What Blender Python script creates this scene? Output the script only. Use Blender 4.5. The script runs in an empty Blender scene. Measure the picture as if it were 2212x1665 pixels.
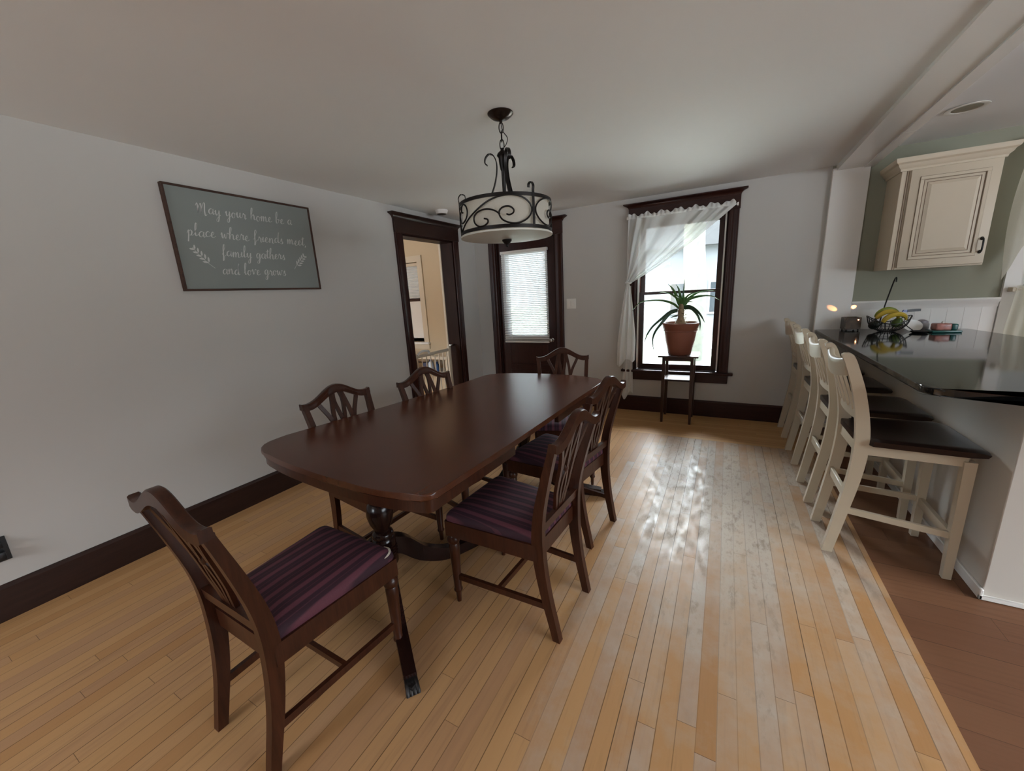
import bpy, bmesh, math, random
from mathutils import Vector, Matrix
PI = math.pi
S = bpy.context.scene
COL = S.collection
random.seed(7)

# ------------------------------------------------------------------ camera, world, daylight, exposure
CAM_H, FOCAL = 1.3711, 838.43
cd = bpy.data.cameras.new('camera'); cam = bpy.data.objects.new('camera', cd); COL.objects.link(cam)
_r = Vector((0.87959802, 0.47279616, -0.05264141)); _u = Vector((-0.06227916, 0.22415091, 0.97256243)); _f = Vector((-0.4716234, 0.85218552, -0.22660804))
cam.matrix_world = Matrix(((_r.x, _u.x, -_f.x, 0), (_r.y, _u.y, -_f.y, 0), (_r.z, _u.z, -_f.z, CAM_H), (0, 0, 0, 1)))
cd.sensor_fit = 'HORIZONTAL'; cd.sensor_width = 36.0; cd.lens = 36.0*FOCAL/2212.0; cd.clip_start = .02; cd.clip_end = 300
S.camera = cam
W = bpy.data.worlds.new('overcast'); S.world = W; W.use_nodes = True
bg = W.node_tree.nodes['Background']; _nt = W.node_tree; _tc = _nt.nodes.new('ShaderNodeTexCoord'); _sx = _nt.nodes.new('ShaderNodeSeparateXYZ'); _nt.links.new(_tc.outputs['Generated'], _sx.inputs[0])
_mr = _nt.nodes.new('ShaderNodeMapRange'); _mr.inputs[1].default_value = -1; _mr.inputs[2].default_value = 1; _nt.links.new(_sx.outputs[2], _mr.inputs[0])
_cr = _nt.nodes.new('ShaderNodeValToRGB'); _nt.links.new(_mr.outputs[0], _cr.inputs[0]); _e = _cr.color_ramp.elements
_e[0].position = 0.0; _e[0].color = (.26, .28, .30, 1); _e[1].position = 1.0; _e[1].color = (.92, .97, 1.0, 1)
for _p, _c in ((.47, (.26, .28, .30)), (.5, (.10, .11, .12)), (.57, (.12, .135, .15)), (.63, (.36, .40, .44))):   # overcast: dim towards the horizon, bright overhead, pale ground below
    _q = _e.new(_p); _q.color = (*_c, 1)
_my = _nt.nodes.new('ShaderNodeMapRange'); _my.inputs[1].default_value = .15; _my.inputs[2].default_value = .6; _my.inputs[3].default_value = 1.0; _my.inputs[4].default_value = 2.6; _nt.links.new(_sx.outputs[1], _my.inputs[0])   # brighter half of the cloud cover
_mz = _nt.nodes.new('ShaderNodeMapRange'); _mz.inputs[1].default_value = .14; _mz.inputs[2].default_value = .3; _nt.links.new(_sx.outputs[2], _mz.inputs[0])
_ma = _nt.nodes.new('ShaderNodeMix'); _ma.data_type = 'FLOAT'; _ma.inputs[2].default_value = 1.0; _nt.links.new(_mz.outputs[0], _ma.inputs[0]); _nt.links.new(_my.outputs[0], _ma.inputs[3])
_vm = _nt.nodes.new('ShaderNodeVectorMath'); _vm.operation = 'SCALE'; _nt.links.new(_cr.outputs[0], _vm.inputs[0]); _nt.links.new(_ma.outputs[0], _vm.inputs['Scale'])
_nt.links.new(_vm.outputs[0], bg.inputs[0]); bg.inputs[1].default_value = 22.0
_sl = bpy.data.lights.new('sun', 'SUN'); _sl.energy = 24.0; _sl.angle = math.radians(3); _sl.color = (1, .95, .86)
_so = bpy.data.objects.new('sun', _sl); COL.objects.link(_so); _so.location = (0, -6, 9); _so.rotation_euler = Vector((.72, .10, -.69)).to_track_quat('-Z', 'Y').to_euler()
S.view_settings.view_transform = 'Standard'; S.view_settings.look = 'None'; S.view_settings.gamma = 1.0
S.view_settings.use_curve_mapping = False; S.view_settings.exposure = 0.87
cy = S.cycles
cy.use_denoising = True; cy.max_bounces = 10; cy.diffuse_bounces = 6; cy.glossy_bounces = 4; cy.transmission_bounces = 6; cy.transparent_max_bounces = 12
cy.sample_clamp_indirect = 8.0; cy.caustics_reflective = False; cy.caustics_refractive = False
def portal(loc, rot, sx, sy):
    l = bpy.data.lights.new('daylight_portal', 'AREA'); l.shape = 'RECTANGLE'; l.size = sx; l.size_y = sy; l.cycles.is_portal = True
    o = bpy.data.objects.new('daylight_portal', l); COL.objects.link(o); o.location = loc; o.rotation_euler = rot
# ------------------------------------------------------------------ room measures (metres)
L, D, H = -2.916, 4.463, 2.28          # left wall, back wall, ceiling
YR, XR = -2.7, 4.3                      # wall behind the camera, kitchen right wall
T = .14                                 # outer wall thickness
XK, HK = .712, 2.35                     # where the kitchen floor starts, kitchen ceiling
portal((-.45, D+T+.02, 1.27), (-PI/2, 0, 0), .95, 1.75)
portal((-2.2, D+T+.02, 1.35), (-PI/2, 0, 0), .7, 1.2)
portal((2.35, D+T+.02, 1.5), (-PI/2, 0, 0), .9, 1.5)
portal((-1.9, YR-.22, 1.45), (PI/2, 0, 0), 1.1, 1.2)
portal((-4.3, .58, 1.4), (PI/2, 0, 0), 1.4, 1.1)
portal((XR+.22, .8, 1.475), (0, PI/2, 0), 1.35, 3.2)
portal((-4.3, D+T+.02, 1.3), (-PI/2, 0, 0), 1.0, 1.3)

# ------------------------------------------------------------------ materials
def nodes(name):
    m = bpy.data.materials.new(name); m.use_nodes = True; nt = m.node_tree
    return m, nt, nt.nodes['Principled BSDF']
def lk(nt, a, b): nt.links.new(a, b)
def mth(nt, op, a, b=None, c=None):
    n = nt.nodes.new('ShaderNodeMath'); n.operation = op
    for i, v in enumerate((a, b, c)):
        if v is None: continue
        if isinstance(v, (int, float)): n.inputs[i].default_value = v
        else: nt.links.new(v, n.inputs[i])
    return n.outputs[0]
def mix(nt, f, a, b, blend='MIX'):
    n = nt.nodes.new('ShaderNodeMix'); n.data_type = 'RGBA'; n.blend_type = blend
    for k, v in ((0, f), (6, a), (7, b)):
        if isinstance(v, (int, float)): n.inputs[k].default_value = v
        elif isinstance(v, tuple): n.inputs[k].default_value = (*v, 1)
        else: nt.links.new(v, n.inputs[k])
    return n.outputs[2]
def objco(nt, scale=(1, 1, 1)):
    t = nt.nodes.new('ShaderNodeTexCoord'); m = nt.nodes.new('ShaderNodeMapping'); m.inputs[3].default_value = scale
    nt.links.new(t.outputs['Object'], m.inputs[0]); return m.outputs[0]
def noise(nt, vec, scale, detail=3, rough=.5):
    n = nt.nodes.new('ShaderNodeTexNoise'); n.inputs['Scale'].default_value = scale; n.inputs['Detail'].default_value = detail; n.inputs['Roughness'].default_value = rough
    if vec is not None: nt.links.new(vec, n.inputs['Vector'])
    return n.outputs[0]
def ramp(nt, f, p0, p1):
    n = nt.nodes.new('ShaderNodeMapRange'); n.clamp = True
    n.inputs[1].default_value = p0; n.inputs[2].default_value = p1
    nt.links.new(f, n.inputs[0]); return n.outputs[0]
def bump(nt, b, h, strength=.2, dist=.002):
    n = nt.nodes.new('ShaderNodeBump'); n.inputs['Strength'].default_value = strength; n.inputs['Distance'].default_value = dist
    nt.links.new(h, n.inputs['Height']); nt.links.new(n.outputs[0], b.inputs['Normal'])
def paint(name, c, rough=.55, var=.06, nscale=3, bumps=0., spec=.5, metal=0., bscale=180):
    m, nt, b = nodes(name); v = objco(nt)
    f = noise(nt, v, nscale, 4)
    d = tuple(x*(1-var) for x in c); e = tuple(min(1, x*(1+var)) for x in c)
    lk(nt, mix(nt, f, d, e), b.inputs['Base Color']); b.inputs['Roughness'].default_value = rough
    b.inputs['Specular IOR Level'].default_value = spec; b.inputs['Metallic'].default_value = metal
    if bumps: bump(nt, b, noise(nt, v, bscale, 2), bumps, .001)
    return m
def wood(name, c1, c2, rough=.3, axis=1, scale=6., coat=0., bumps=.05, spec=.3):
    m, nt, b = nodes(name); sc = [9., 9., 9.]; sc[axis] = .8
    v = objco(nt, tuple(sc)); f = noise(nt, v, scale, 5, .6); g = noise(nt, v, scale*5, 3)
    h = mth(nt, 'ADD', mth(nt, 'MULTIPLY', f, .75), mth(nt, 'MULTIPLY', g, .25))
    lk(nt, mix(nt, ramp(nt, h, .35, .65), c1, c2), b.inputs['Base Color'])
    b.inputs['Roughness'].default_value = rough; b.inputs['Specular IOR Level'].default_value = spec; b.inputs['Coat Weight'].default_value = coat; b.inputs['Coat Roughness'].default_value = .15
    bump(nt, b, g, bumps, .0006)
    return m
def boards(name, width, length, cols, along, gap=.035, worn=None, rough=.33, gapc=(.05, .025, .012)):
    """strip boards running along world axis `along` (0 = x, 1 = y)"""
    m, nt, b = nodes(name); tc = nt.nodes.new('ShaderNodeTexCoord'); sp = nt.nodes.new('ShaderNodeSeparateXYZ'); lk(nt, tc.outputs['Object'], sp.inputs[0])
    A, B = (sp.outputs[1], sp.outputs[0]) if along == 1 else (sp.outputs[0], sp.outputs[1])
    r = mth(nt, 'DIVIDE', B, width); row = mth(nt, 'FLOOR', r); fr = mth(nt, 'FRACT', r)
    w1 = nt.nodes.new('ShaderNodeTexWhiteNoise'); w1.noise_dimensions = '1D'; lk(nt, row, w1.inputs['W'])
    q = mth(nt, 'ADD', mth(nt, 'DIVIDE', A, length), mth(nt, 'MULTIPLY', w1.outputs[0], 7.3)); cell = mth(nt, 'FLOOR', q); fq = mth(nt, 'FRACT', q)
    cb = nt.nodes.new('ShaderNodeCombineXYZ'); lk(nt, row, cb.inputs[0]); lk(nt, cell, cb.inputs[1])
    w2 = nt.nodes.new('ShaderNodeTexWhiteNoise'); w2.noise_dimensions = '2D'; lk(nt, cb.outputs[0], w2.inputs['Vector'])
    rnd = w2.outputs[0]
    mp = nt.nodes.new('ShaderNodeMapping'); mp.inputs[3].default_value = (40, 2.2, 1) if along == 1 else (2.2, 40, 1); lk(nt, tc.outputs['Object'], mp.inputs[0])
    off = nt.nodes.new('ShaderNodeVectorMath'); off.operation = 'ADD'; lk(nt, mp.outputs[0], off.inputs[0])
    cb2 = nt.nodes.new('ShaderNodeCombineXYZ'); lk(nt, mth(nt, 'MULTIPLY', rnd, 37.), cb2.inputs[2]); lk(nt, cb2.outputs[0], off.inputs[1])
    gr = noise(nt, off.outputs[0], 1.6, 5, .6)
    cr = nt.nodes.new('ShaderNodeValToRGB'); el = cr.color_ramp.elements
    el[0].position = 0; el[0].color = (*cols[0], 1); el[1].position = 1; el[1].color = (*cols[-1], 1)
    for i, c in enumerate(cols[1:-1]):
        e = el.new((i+1)/(len(cols)-1)); e.color = (*c, 1)
    lk(nt, mth(nt, 'ADD', mth(nt, 'MULTIPLY', rnd, .72), mth(nt, 'MULTIPLY', gr, .28)), cr.inputs[0])
    col = cr.outputs[0]
    col = mix(nt, mth(nt, 'MULTIPLY', ramp(nt, gr, .52, .72), .25), col, tuple(x*.62 for x in cols[0]))
    rg = mth(nt, 'ADD', rough-.06, mth(nt, 'MULTIPLY', gr, .12))
    if worn:
        cx, cy_, rx, ry, wear_lit, wd = worn
        dx = mth(nt, 'DIVIDE', mth(nt, 'SUBTRACT', sp.outputs[0], cx), rx); dy = mth(nt, 'DIVIDE', mth(nt, 'SUBTRACT', sp.outputs[1], cy_), ry)
        dist = mth(nt, 'SQRT', mth(nt, 'ADD', mth(nt, 'MULTIPLY', dx, dx), mth(nt, 'MULTIPLY', dy, dy)))
        n2 = noise(nt, tc.outputs['Object'], 4.5, 6, .65)
        a = ramp(nt, mth(nt, 'ADD', mth(nt, 'SUBTRACT', 1.0, dist), mth(nt, 'ADD', mth(nt, 'MULTIPLY', mth(nt, 'SUBTRACT', n2, .5), 1.6), mth(nt, 'MULTIPLY', mth(nt, 'SUBTRACT', rnd, .5), .55))), -.15, .75)
        col = mix(nt, mth(nt, 'MULTIPLY', a, .75), col, wear_lit)  # wear colour, whitened further to stand in for window light
        m3 = nt.nodes.new('ShaderNodeMapping'); m3.inputs[3].default_value = (1, .38, 1); lk(nt, tc.outputs['Object'], m3.inputs[0]); n3 = noise(nt, m3.outputs[0], 22, 5, .72)
        s = mth(nt, 'MULTIPLY', ramp(nt, n3, .53, .64), mth(nt, 'MULTIPLY', mth(nt, 'MULTIPLY', a, a), .62)); col = mix(nt, s, col, wd)
        rg = mth(nt, 'ADD', rg, mth(nt, 'MULTIPLY', mth(nt, 'SUBTRACT', ramp(nt, n3, .36, .6), .62), mth(nt, 'MULTIPLY', a, .42)))
    e1 = mth(nt, 'LESS_THAN', fr, gap); e2 = mth(nt, 'LESS_THAN', fq, .0016/length)
    w3 = nt.nodes.new('ShaderNodeTexWhiteNoise'); w3.noise_dimensions = '1D'; lk(nt, mth(nt, 'ADD', row, 91.7), w3.inputs['W'])
    g = mth(nt, 'MAXIMUM', mth(nt, 'MULTIPLY', e1, mth(nt, 'ADD', .25, mth(nt, 'MULTIPLY', w3.outputs[0], .75))), mth(nt, 'MULTIPLY', e2, .8))
    col = mix(nt, mth(nt, 'MULTIPLY', g, .85), col, gapc)
    lk(nt, col, b.inputs['Base Color']); lk(nt, rg, b.inputs['Roughness']); b.inputs['Specular IOR Level'].default_value = .13
    bump(nt, b, mth(nt, 'SUBTRACT', 1.0, g), .35, .0012)
    return m
def simple_trans(name, col, trans, transl, rough=.6, nscale=400.):
    """sheer cloth: part open weave, part diffuse, part translucent"""
    m = bpy.data.materials.new(name); m.use_nodes = True; nt = m.node_tree; nt.nodes.clear()
    out = nt.nodes.new('ShaderNodeOutputMaterial'); t = nt.nodes.new('ShaderNodeBsdfTransparent'); d = nt.nodes.new('ShaderNodeBsdfDiffuse'); tl = nt.nodes.new('ShaderNodeBsdfTranslucent')
    d.inputs[0].default_value = (*col, 1); tl.inputs[0].default_value = (*col, 1)
    a = nt.nodes.new('ShaderNodeMixShader'); a.inputs[0].default_value = transl; lk(nt, d.outputs[0], a.inputs[1]); lk(nt, tl.outputs[0], a.inputs[2])
    c = nt.nodes.new('ShaderNodeMixShader'); lk(nt, a.outputs[0], c.inputs[1]); lk(nt, t.outputs[0], c.inputs[2])
    n = noise(nt, objco(nt), nscale, 2); lk(nt, mth(nt, 'ADD', trans-.06, mth(nt, 'MULTIPLY', n, .12)), c.inputs[0])
    lk(nt, c.outputs[0], out.inputs[0]); return m
def glassmat(name):
    m = bpy.data.materials.new(name); m.use_nodes = True; nt = m.node_tree; nt.nodes.clear()
    out = nt.nodes.new('ShaderNodeOutputMaterial'); t = nt.nodes.new('ShaderNodeBsdfTransparent'); g = nt.nodes.new('ShaderNodeBsdfGlossy'); g.inputs['Roughness'].default_value = .02
    t.inputs[0].default_value = (.96, .98, .98, 1)
    fr = nt.nodes.new('ShaderNodeFresnel'); fr.inputs[0].default_value = 1.45
    a = nt.nodes.new('ShaderNodeMixShader'); lk(nt, fr.outputs[0], a.inputs[0]); lk(nt, t.outputs[0], a.inputs[1]); lk(nt, g.outputs[0], a.inputs[2]); lk(nt, a.outputs[0], out.inputs[0]); return m
def stripes(name, n, c1, c2, width):
    m, nt, b = nodes(name); t = nt.nodes.new('ShaderNodeTexCoord'); sp = nt.nodes.new('ShaderNodeSeparateXYZ'); lk(nt, t.outputs['Object'], sp.inputs[0])
    q = mth(nt, 'FRACT', mth(nt, 'MULTIPLY', sp.outputs[0], n/width))
    s = mth(nt, 'MULTIPLY', ramp(nt, q, .50, .58), mth(nt, 'SUBTRACT', 1.0, ramp(nt, q, .86, .94)))
    s2 = mth(nt, 'MULTIPLY', mth(nt, 'GREATER_THAN', q, .2), mth(nt, 'LESS_THAN', q, .26))
    s = mth(nt, 'MAXIMUM', s, mth(nt, 'MULTIPLY', s2, .45))
    f = noise(nt, objco(nt), 260, 3); col = mix(nt, s, c1, c2); col = mix(nt, mth(nt, 'MULTIPLY', f, .35), col, tuple(x*.5 for x in c1))
    lk(nt, col, b.inputs['Base Color']); b.inputs['Roughness'].default_value = .8; bump(nt, b, f, .3, .001); return m
def emis(name, c, s):
    m, nt, b = nodes(name); b.inputs['Base Color'].default_value = (*c, 1); b.inputs['Emission Color'].default_value = (*c, 1); b.inputs['Emission Strength'].default_value = s; return m

M = {}
M['wall'] = paint('taupe wall paint', (.50, .482, .456), .75, .02, 1.5, .12)
M['ceil'] = paint('ceiling paint', (.745, .74, .73), .7, .025, 1.2, .1)
M['white'] = paint('white trim paint', (.78, .76, .73), .4, .02)
M['gloss'] = paint('semi gloss white beam paint', (.74, .73, .71), .2, .02)
M['green'] = paint('sage wall paint', (.28, .28, .215), .7, .04, 1.5, .1)
M['tan'] = paint('tan wall paint', (.54, .43, .29), .75, .03, 1.5, .1)
M['trim'] = wood('dark stained trim', (.021, .0055, .0038), (.038, .0105, .0066), .33, 2, 5, .0)
M['trimx'] = wood('dark stained trim long', (.021, .0058, .004), (.038, .0110, .0068), .36, 0, 5, .0)
M['trimy'] = wood('dark stained trim deep', (.017, .0065, .0045), (.032, .012, .0075), .4, 1, 5, .0)
M['jamb'] = wood('dark jamb wood', (.012, .004, .003), (.022, .0075, .005), .45, 2, 5, 0, .05, .12)
M['mahog'] = wood('mahogany', (.029, .0088, .0042), (.058, .0178, .0082), .3, 2, 6, .0)
M['mahogd'] = wood('dark turned mahogany', (.011, .0045, .0035), (.022, .008, .006), .2, 2, 6, .1)
M['top'] = wood('polished table top', (.062, .0185, .0085), (.090, .027, .012), .25, 1, 4, .0, .02, .5)
M['floor'] = boards('strip maple floor', .0572, 1.35, [(.335, .165, .068), (.415, .222, .095), (.445, .25, .113), (.375, .206, .108), (.485, .288, .145)], 1, .05, (.10, 2.70, .78, 1.75, (.45, .405, .35), (.21, .155, .11)), .42)  # worn patch is wear plus window brightness painted into the boards
M['border'] = boards('maple border boards', .0572, 1.6, [(.47, .26, .105), (.52, .30, .13), (.56, .33, .15)], 0, .05)  # paler than the main floor, putting window glare into the colour
M['kfloor'] = boards('brown kitchen planks', .12, 1.2, [(.12, .052, .028), (.18, .085, .045), (.15, .068, .037), (.21, .105, .058)], 0, .02, None, .4, (.02, .01, .006))
M['seat'] = stripes('striped plum fabric', 8, (.030, .006, .015), (.125, .032, .050), .40)
M['batting'] = paint('cream batting', (.52, .46, .38), .9, .1, 60, .5)
M['sign'] = paint('grey sign paint', (.215, .235, .225), .7, .06, 4)
M['signfr'] = wood('sign frame wood', (.035, .016, .010), (.07, .032, .02), .6, 1, 5)
M['letter'] = paint('white lettering', (.54, .54, .53), .7, .05, 40)
M['iron'] = paint('dark bronze iron', (.012, .009, .008), .42, .25, 20, .1, .5, .6)
M['bronze'] = paint('bronze canopy', (.03, .017, .012), .25, .2, 20, 0, .5, .7)
M['cream'] = paint('cream stool paint', (.50, .425, .315), .35, .03, 3)
M['sseat'] = wood('dark saddle seat', (.010, .0055, .0045), (.022, .011, .008), .3, 1, 4, .3)
M['granite'] = paint('black polished granite', (.014, .014, .013), .07, .6, 160, 0, .7)
M['cab'] = paint('antique cream cabinet paint', (.58, .50, .385), .45, .03, 3)
M['glaze'] = paint('brown glaze line', (.16, .10, .06), .6, .1, 8)
M['blind'] = simple_trans('white blind slat', (.78, .80, .80), .02, .010, .5)
M['sheer'] = simple_trans('sheer white curtain', (.86, .87, .85), .31, .045)
M['tail'] = simple_trans('gathered white curtain', (.88, .88, .86), .08, .12)
M['lace'] = simple_trans('cream cafe curtain', (.84, .82, .72), .12, .6)
M['glass'] = glassmat('window glass')
M['terra'] = paint('terracotta plastic', (.22, .072, .042), .5, .06, 5)
M['soil'] = paint('potting soil', (.03, .02, .013), .95, .4, 40, .6)
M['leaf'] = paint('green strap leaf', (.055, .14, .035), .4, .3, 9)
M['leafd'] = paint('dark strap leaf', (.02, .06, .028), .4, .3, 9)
M['bark'] = paint('pale trunk bark', (.26, .19, .11), .85, .35, 35, .6)
M['walnut'] = wood('walnut stand', (.03, .012, .008), (.055, .022, .013), .3, 2, 6, .2)
M['plastic'] = paint('white plastic', (.74, .72, .68), .35, .02)
M['black'] = paint('black plastic', (.008, .008, .009), .4, .1)
M['chrome'] = paint('brushed nickel', (.55, .52, .48), .25, .05, 20, 0, .5, 1.)
M['blackiron'] = paint('black wire', (.008, .008, .008), .4, .1)

# ------------------------------------------------------------------ mesh helpers
def BM(): return bmesh.new()
def obj(name, bm, mat, parent=None, smooth=True, loc=None, rot=None, angle=40):
    if not isinstance(mat, (list, tuple)): mat = [mat]
    bmesh.ops.recalc_face_normals(bm, faces=bm.faces)
    me = bpy.data.meshes.new(name); bm.to_mesh(me); bm.free()
    for m in mat: me.materials.append(m)
    if smooth and me.polygons:
        me.shade_smooth(); me.set_sharp_from_angle(angle=math.radians(angle))
    o = bpy.data.objects.new(name, me); COL.objects.link(o)
    if parent: o.parent = parent
    if loc: o.location = loc
    if rot: o.rotation_euler = rot
    return o
def tag(o, label, cat, group=None, kind=None):
    o['label'] = label; o['category'] = cat
    if group: o['group'] = group
    if kind: o['kind'] = kind
    return o
def thing(name, label, cat, loc=(0, 0, 0), rz=0, group=None, kind=None):
    o = bpy.data.objects.new(name, None); o.empty_display_size = .1; COL.objects.link(o); o.location = loc; o.rotation_euler = (0, 0, rz)
    return tag(o, label, cat, group, kind)
def copy_thing(r, loc, rz, label):
    c = r.copy(); COL.objects.link(c); c.location = loc; c.rotation_euler = (0, 0, rz); c['label'] = label
    for ch in list(r.children):
        k = ch.copy(); COL.objects.link(k); k.parent = c
        for g in list(ch.children):
            h = g.copy(); COL.objects.link(h); h.parent = k
    return c
def box(bm, a, b, bev=0., seg=2, mi=0):
    a, b = Vector(a), Vector(b); vs = []
    n0 = len(bm.faces)
    for x in (a.x, b.x):
        for y in (a.y, b.y):
            for z in (a.z, b.z): vs.append(bm.verts.new((x, y, z)))
    fs = [bm.faces.new([vs[i] for i in q]) for q in ((0, 1, 3, 2), (4, 6, 7, 5), (0, 4, 5, 1), (2, 3, 7, 6), (0, 2, 6, 4), (1, 5, 7, 3))]
    for f in fs: f.material_index = mi
    if bev > 0:
        bmesh.ops.bevel(bm, geom=list({e for f in fs for e in f.edges}), offset=bev, segments=seg, profile=.5, affect='EDGES', clamp_overlap=True)
    return bm
def loft(bm, rings, caps=True, closed=False):
    vr = [[bm.verts.new(p) for p in r] for r in rings]; n = len(rings[0])
    seq = list(zip(vr, vr[1:])) + ([(vr[-1], vr[0])] if closed else [])
    for a, b in seq:
        for i in range(n): bm.faces.new((a[i], a[(i+1) % n], b[(i+1) % n], b[i]))
    if caps and not closed: bm.faces.new(vr[0][::-1]); bm.faces.new(vr[-1])
    return bm
def lathe(bm, prof, c=(0, 0, 0), n=24, caps=True):
    rings = [[(c[0]+r*math.cos(2*PI*i/n), c[1]+r*math.sin(2*PI*i/n), c[2]+z) for i in range(n)] for r, z in prof]
    return loft(bm, rings, caps)
def crom(pts, k=6):
    P = [Vector(p) for p in pts]
    if len(P) < 3: return P
    P = [P[0]*2-P[1]] + P + [P[-1]*2-P[-2]]; out = []
    for i in range(1, len(P)-2):
        a, b, c, d = P[i-1:i+3]
        for j in range(k):
            t = j/k; out.append(.5*((2*b)+(c-a)*t+(2*a-5*b+4*c-d)*t*t+(3*b-a-3*c+d)*t*t*t))
    out.append(P[-2]); return out
def frames(P, up=(0, 0, 1)):
    up = Vector(up); F = []
    for i, p in enumerate(P):
        t = (P[min(i+1, len(P)-1)]-P[max(i-1, 0)]).normalized(); s = t.cross(up)
        if s.length < 1e-4: s = t.cross(Vector((0, 1, 0)))
        if s.length < 1e-4: s = Vector((1, 0, 0))
        s.normalize(); F.append((t, s, s.cross(t).normalized()))
    return F
def tube(bm, pts, r, n=8, closed=False, up=(0, 0, 1)):
    P = [Vector(p) for p in pts]
    # rotation-minimising frames
    t0 = (P[1]-P[0]).normalized(); s = t0.cross(Vector(up))
    if s.length < 1e-3: s = t0.cross(Vector((1, 0, 0)))
    s.normalize(); rings = []; m = len(P)
    for i, p in enumerate(P):
        if closed: t = (P[(i+1) % m]-P[i-1]).normalized()
        else: t = (P[min(i+1, m-1)]-P[max(i-1, 0)]).normalized()
        s = (s-t*s.dot(t)).normalized(); u = t.cross(s); rr = r(i/(m-1)) if callable(r) else r
        rings.append([p+s*(rr*math.cos(2*PI*k/n))+u*(rr*math.sin(2*PI*k/n)) for k in range(n)])
    return loft(bm, rings, not closed, closed)
def bar(bm, pts, w, d, up=(0, 0, 1)):
    """rectangular section swept along pts; w across (side), d along the up-ish normal; w, d may be functions of 0..1"""
    P = [Vector(p) for p in pts]; F = frames(P, up); rings = []
    for i, (p, (t, s, u)) in enumerate(zip(P, F)):
        k = i/(len(P)-1); ww = (w(k) if callable(w) else w)/2; dd = (d(k) if callable(d) else d)/2
        rings.append([p+s*ww+u*dd, p-s*ww+u*dd, p-s*ww-u*dd, p+s*ww-u*dd])
    return loft(bm, rings)
def prism(bm, outline, z0, z1, bev=0., seg=3):
    """2D outline (x, y) extruded in z"""
    b = [bm.verts.new((x, y, z0)) for x, y in outline]; t = [bm.verts.new((x, y, z1)) for x, y in outline]; n = len(outline)
    f0 = bm.faces.new(b[::-1]); f1 = bm.faces.new(t)
    for i in range(n): bm.faces.new((b[i], b[(i+1) % n], t[(i+1) % n], t[i]))
    if bev: bmesh.ops.bevel(bm, geom=list(f0.edges)+list(f1.edges), offset=bev, segments=seg, profile=.5, affect='EDGES')
    return bm
def extr(bm, outline, fn, d0, d1):
    """outline (a, b) -> fn(a, b, depth) extruded between two depths"""
    a = [bm.verts.new(fn(p, q, d0)) for p, q in outline]; b = [bm.verts.new(fn(p, q, d1)) for p, q in outline]; n = len(outline)
    bm.faces.new(a[::-1]); bm.faces.new(b)
    for i in range(n): bm.faces.new((a[i], a[(i+1) % n], b[(i+1) % n], b[i]))
    return bm
def sphere(bm, c, r, sc=(1, 1, 1), u=12, v=8):
    bmesh.ops.create_uvsphere(bm, u_segments=u, v_segments=v, radius=1, matrix=Matrix.Translation(c) @ Matrix.Diagonal((r*sc[0], r*sc[1], r*sc[2], 1)))
    return bm
def struct(name, bm, mat, label, cat, parent=None, smooth=False):
    o = obj(name, bm, mat, parent, smooth)
    if parent is None: tag(o, label, cat, None, 'structure')
    return o

# ------------------------------------------------------------------ shell of the room
T = .14
b = BM(); box(b, (L-.3, YR-.2, -.12), (XK, 3.72, 0)); struct('floor', b, M['floor'], 'worn honey maple strip floor running the length of the dining room', 'floor')
b = BM(); box(b, (L-.3, 3.72, -.12), (XK, D+.2, 0)); struct('floor_border', b, M['border'], 'maple border boards laid crossways along the window wall', 'floor')
b = BM(); box(b, (XK, YR-.2, -.12), (XR+.2, D+.2, -.002)); struct('floor_kitchen', b, M['kfloor'], 'dark brown plank floor on the kitchen side', 'floor')
def wall_with_holes(bm, horiz, u0, u1, z0, z1, d0, d1, holes):
    """wall slab along x (horiz=0) or y (horiz=1) from u0..u1, thickness d0..d1, rectangular holes (ua, ub, za, zb)"""
    def bx(a, c, e, g):
        if c-a < 1e-4 or g-e < 1e-4: return
        if horiz == 0: box(bm, (a, d0, e), (c, d1, g))
        else: box(bm, (d0, a, e), (d1, c, g))
    u = u0
    for (ua, ub, za, zb) in sorted(holes):
        bx(u, ua, z0, z1); bx(ua, ub, z0, za); bx(ua, ub, zb, z1); u = ub
    bx(u, u1, z0, z1); return bm
DR0, DR1 = -2.60, -1.80     # back door opening
WN0, WN1, WZ0, WZ1 = -.875, -.02, .47, 2.06
LD0, LD1, LDZ = 3.138, 3.985, 2.03     # doorway in the left wall
b = wall_with_holes(BM(), 0, L, .72, 0, H+.1, D, D+T, [(DR0, DR1, 0, 2.03), (WN0, WN1, WZ0, WZ1)])
struct('wall_back', b, M['wall'], 'taupe wall with the dark door and the tall window', 'wall')
b = wall_with_holes(BM(), 1, YR, D+T, 0, H+.1, L-.17, L, [(LD0, LD1, 0, LDZ)])
struct('wall_left', b, M['wall'], 'long taupe wall where the grey sign hangs', 'wall')
KW = (1.93, 2.75, .80, 2.18)
b = wall_with_holes(BM(), 0, .72, XR+.2, 0, HK+.1, D, D+T, [KW]); struct('wall_kitchen', b, M['green'], 'sage green kitchen wall behind the hanging cabinet', 'wall')
b = wall_with_holes(BM(), 0, L-.2, XR+.2, 0, HK+.1, YR-.2, YR, [(-2.45, -1.4, .85, 2.05)]); struct('wall_front', b, M['wall'], 'taupe wall behind the viewer', 'wall')
b = wall_with_holes(BM(), 1, YR, D+T, 0, HK+.1, XR, XR+.2, [(-.8, 2.4, .8, 2.15)]); struct('wall_right', b, M['green'], 'sage wall at the far side of the kitchen', 'wall')
b = BM(); box(b, (L-.2, YR-.2, H), (.76, D+.2, H+.15)); struct('ceiling', b, M['ceil'], 'smooth pale grey ceiling over the dining room', 'ceiling')
b = BM(); box(b, (.95, YR-.2, HK), (XR+.2, D+.2, HK+.12)); struct('ceiling_kitchen', b, M['ceil'], 'slightly higher pale ceiling over the kitchen', 'ceiling')
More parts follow.
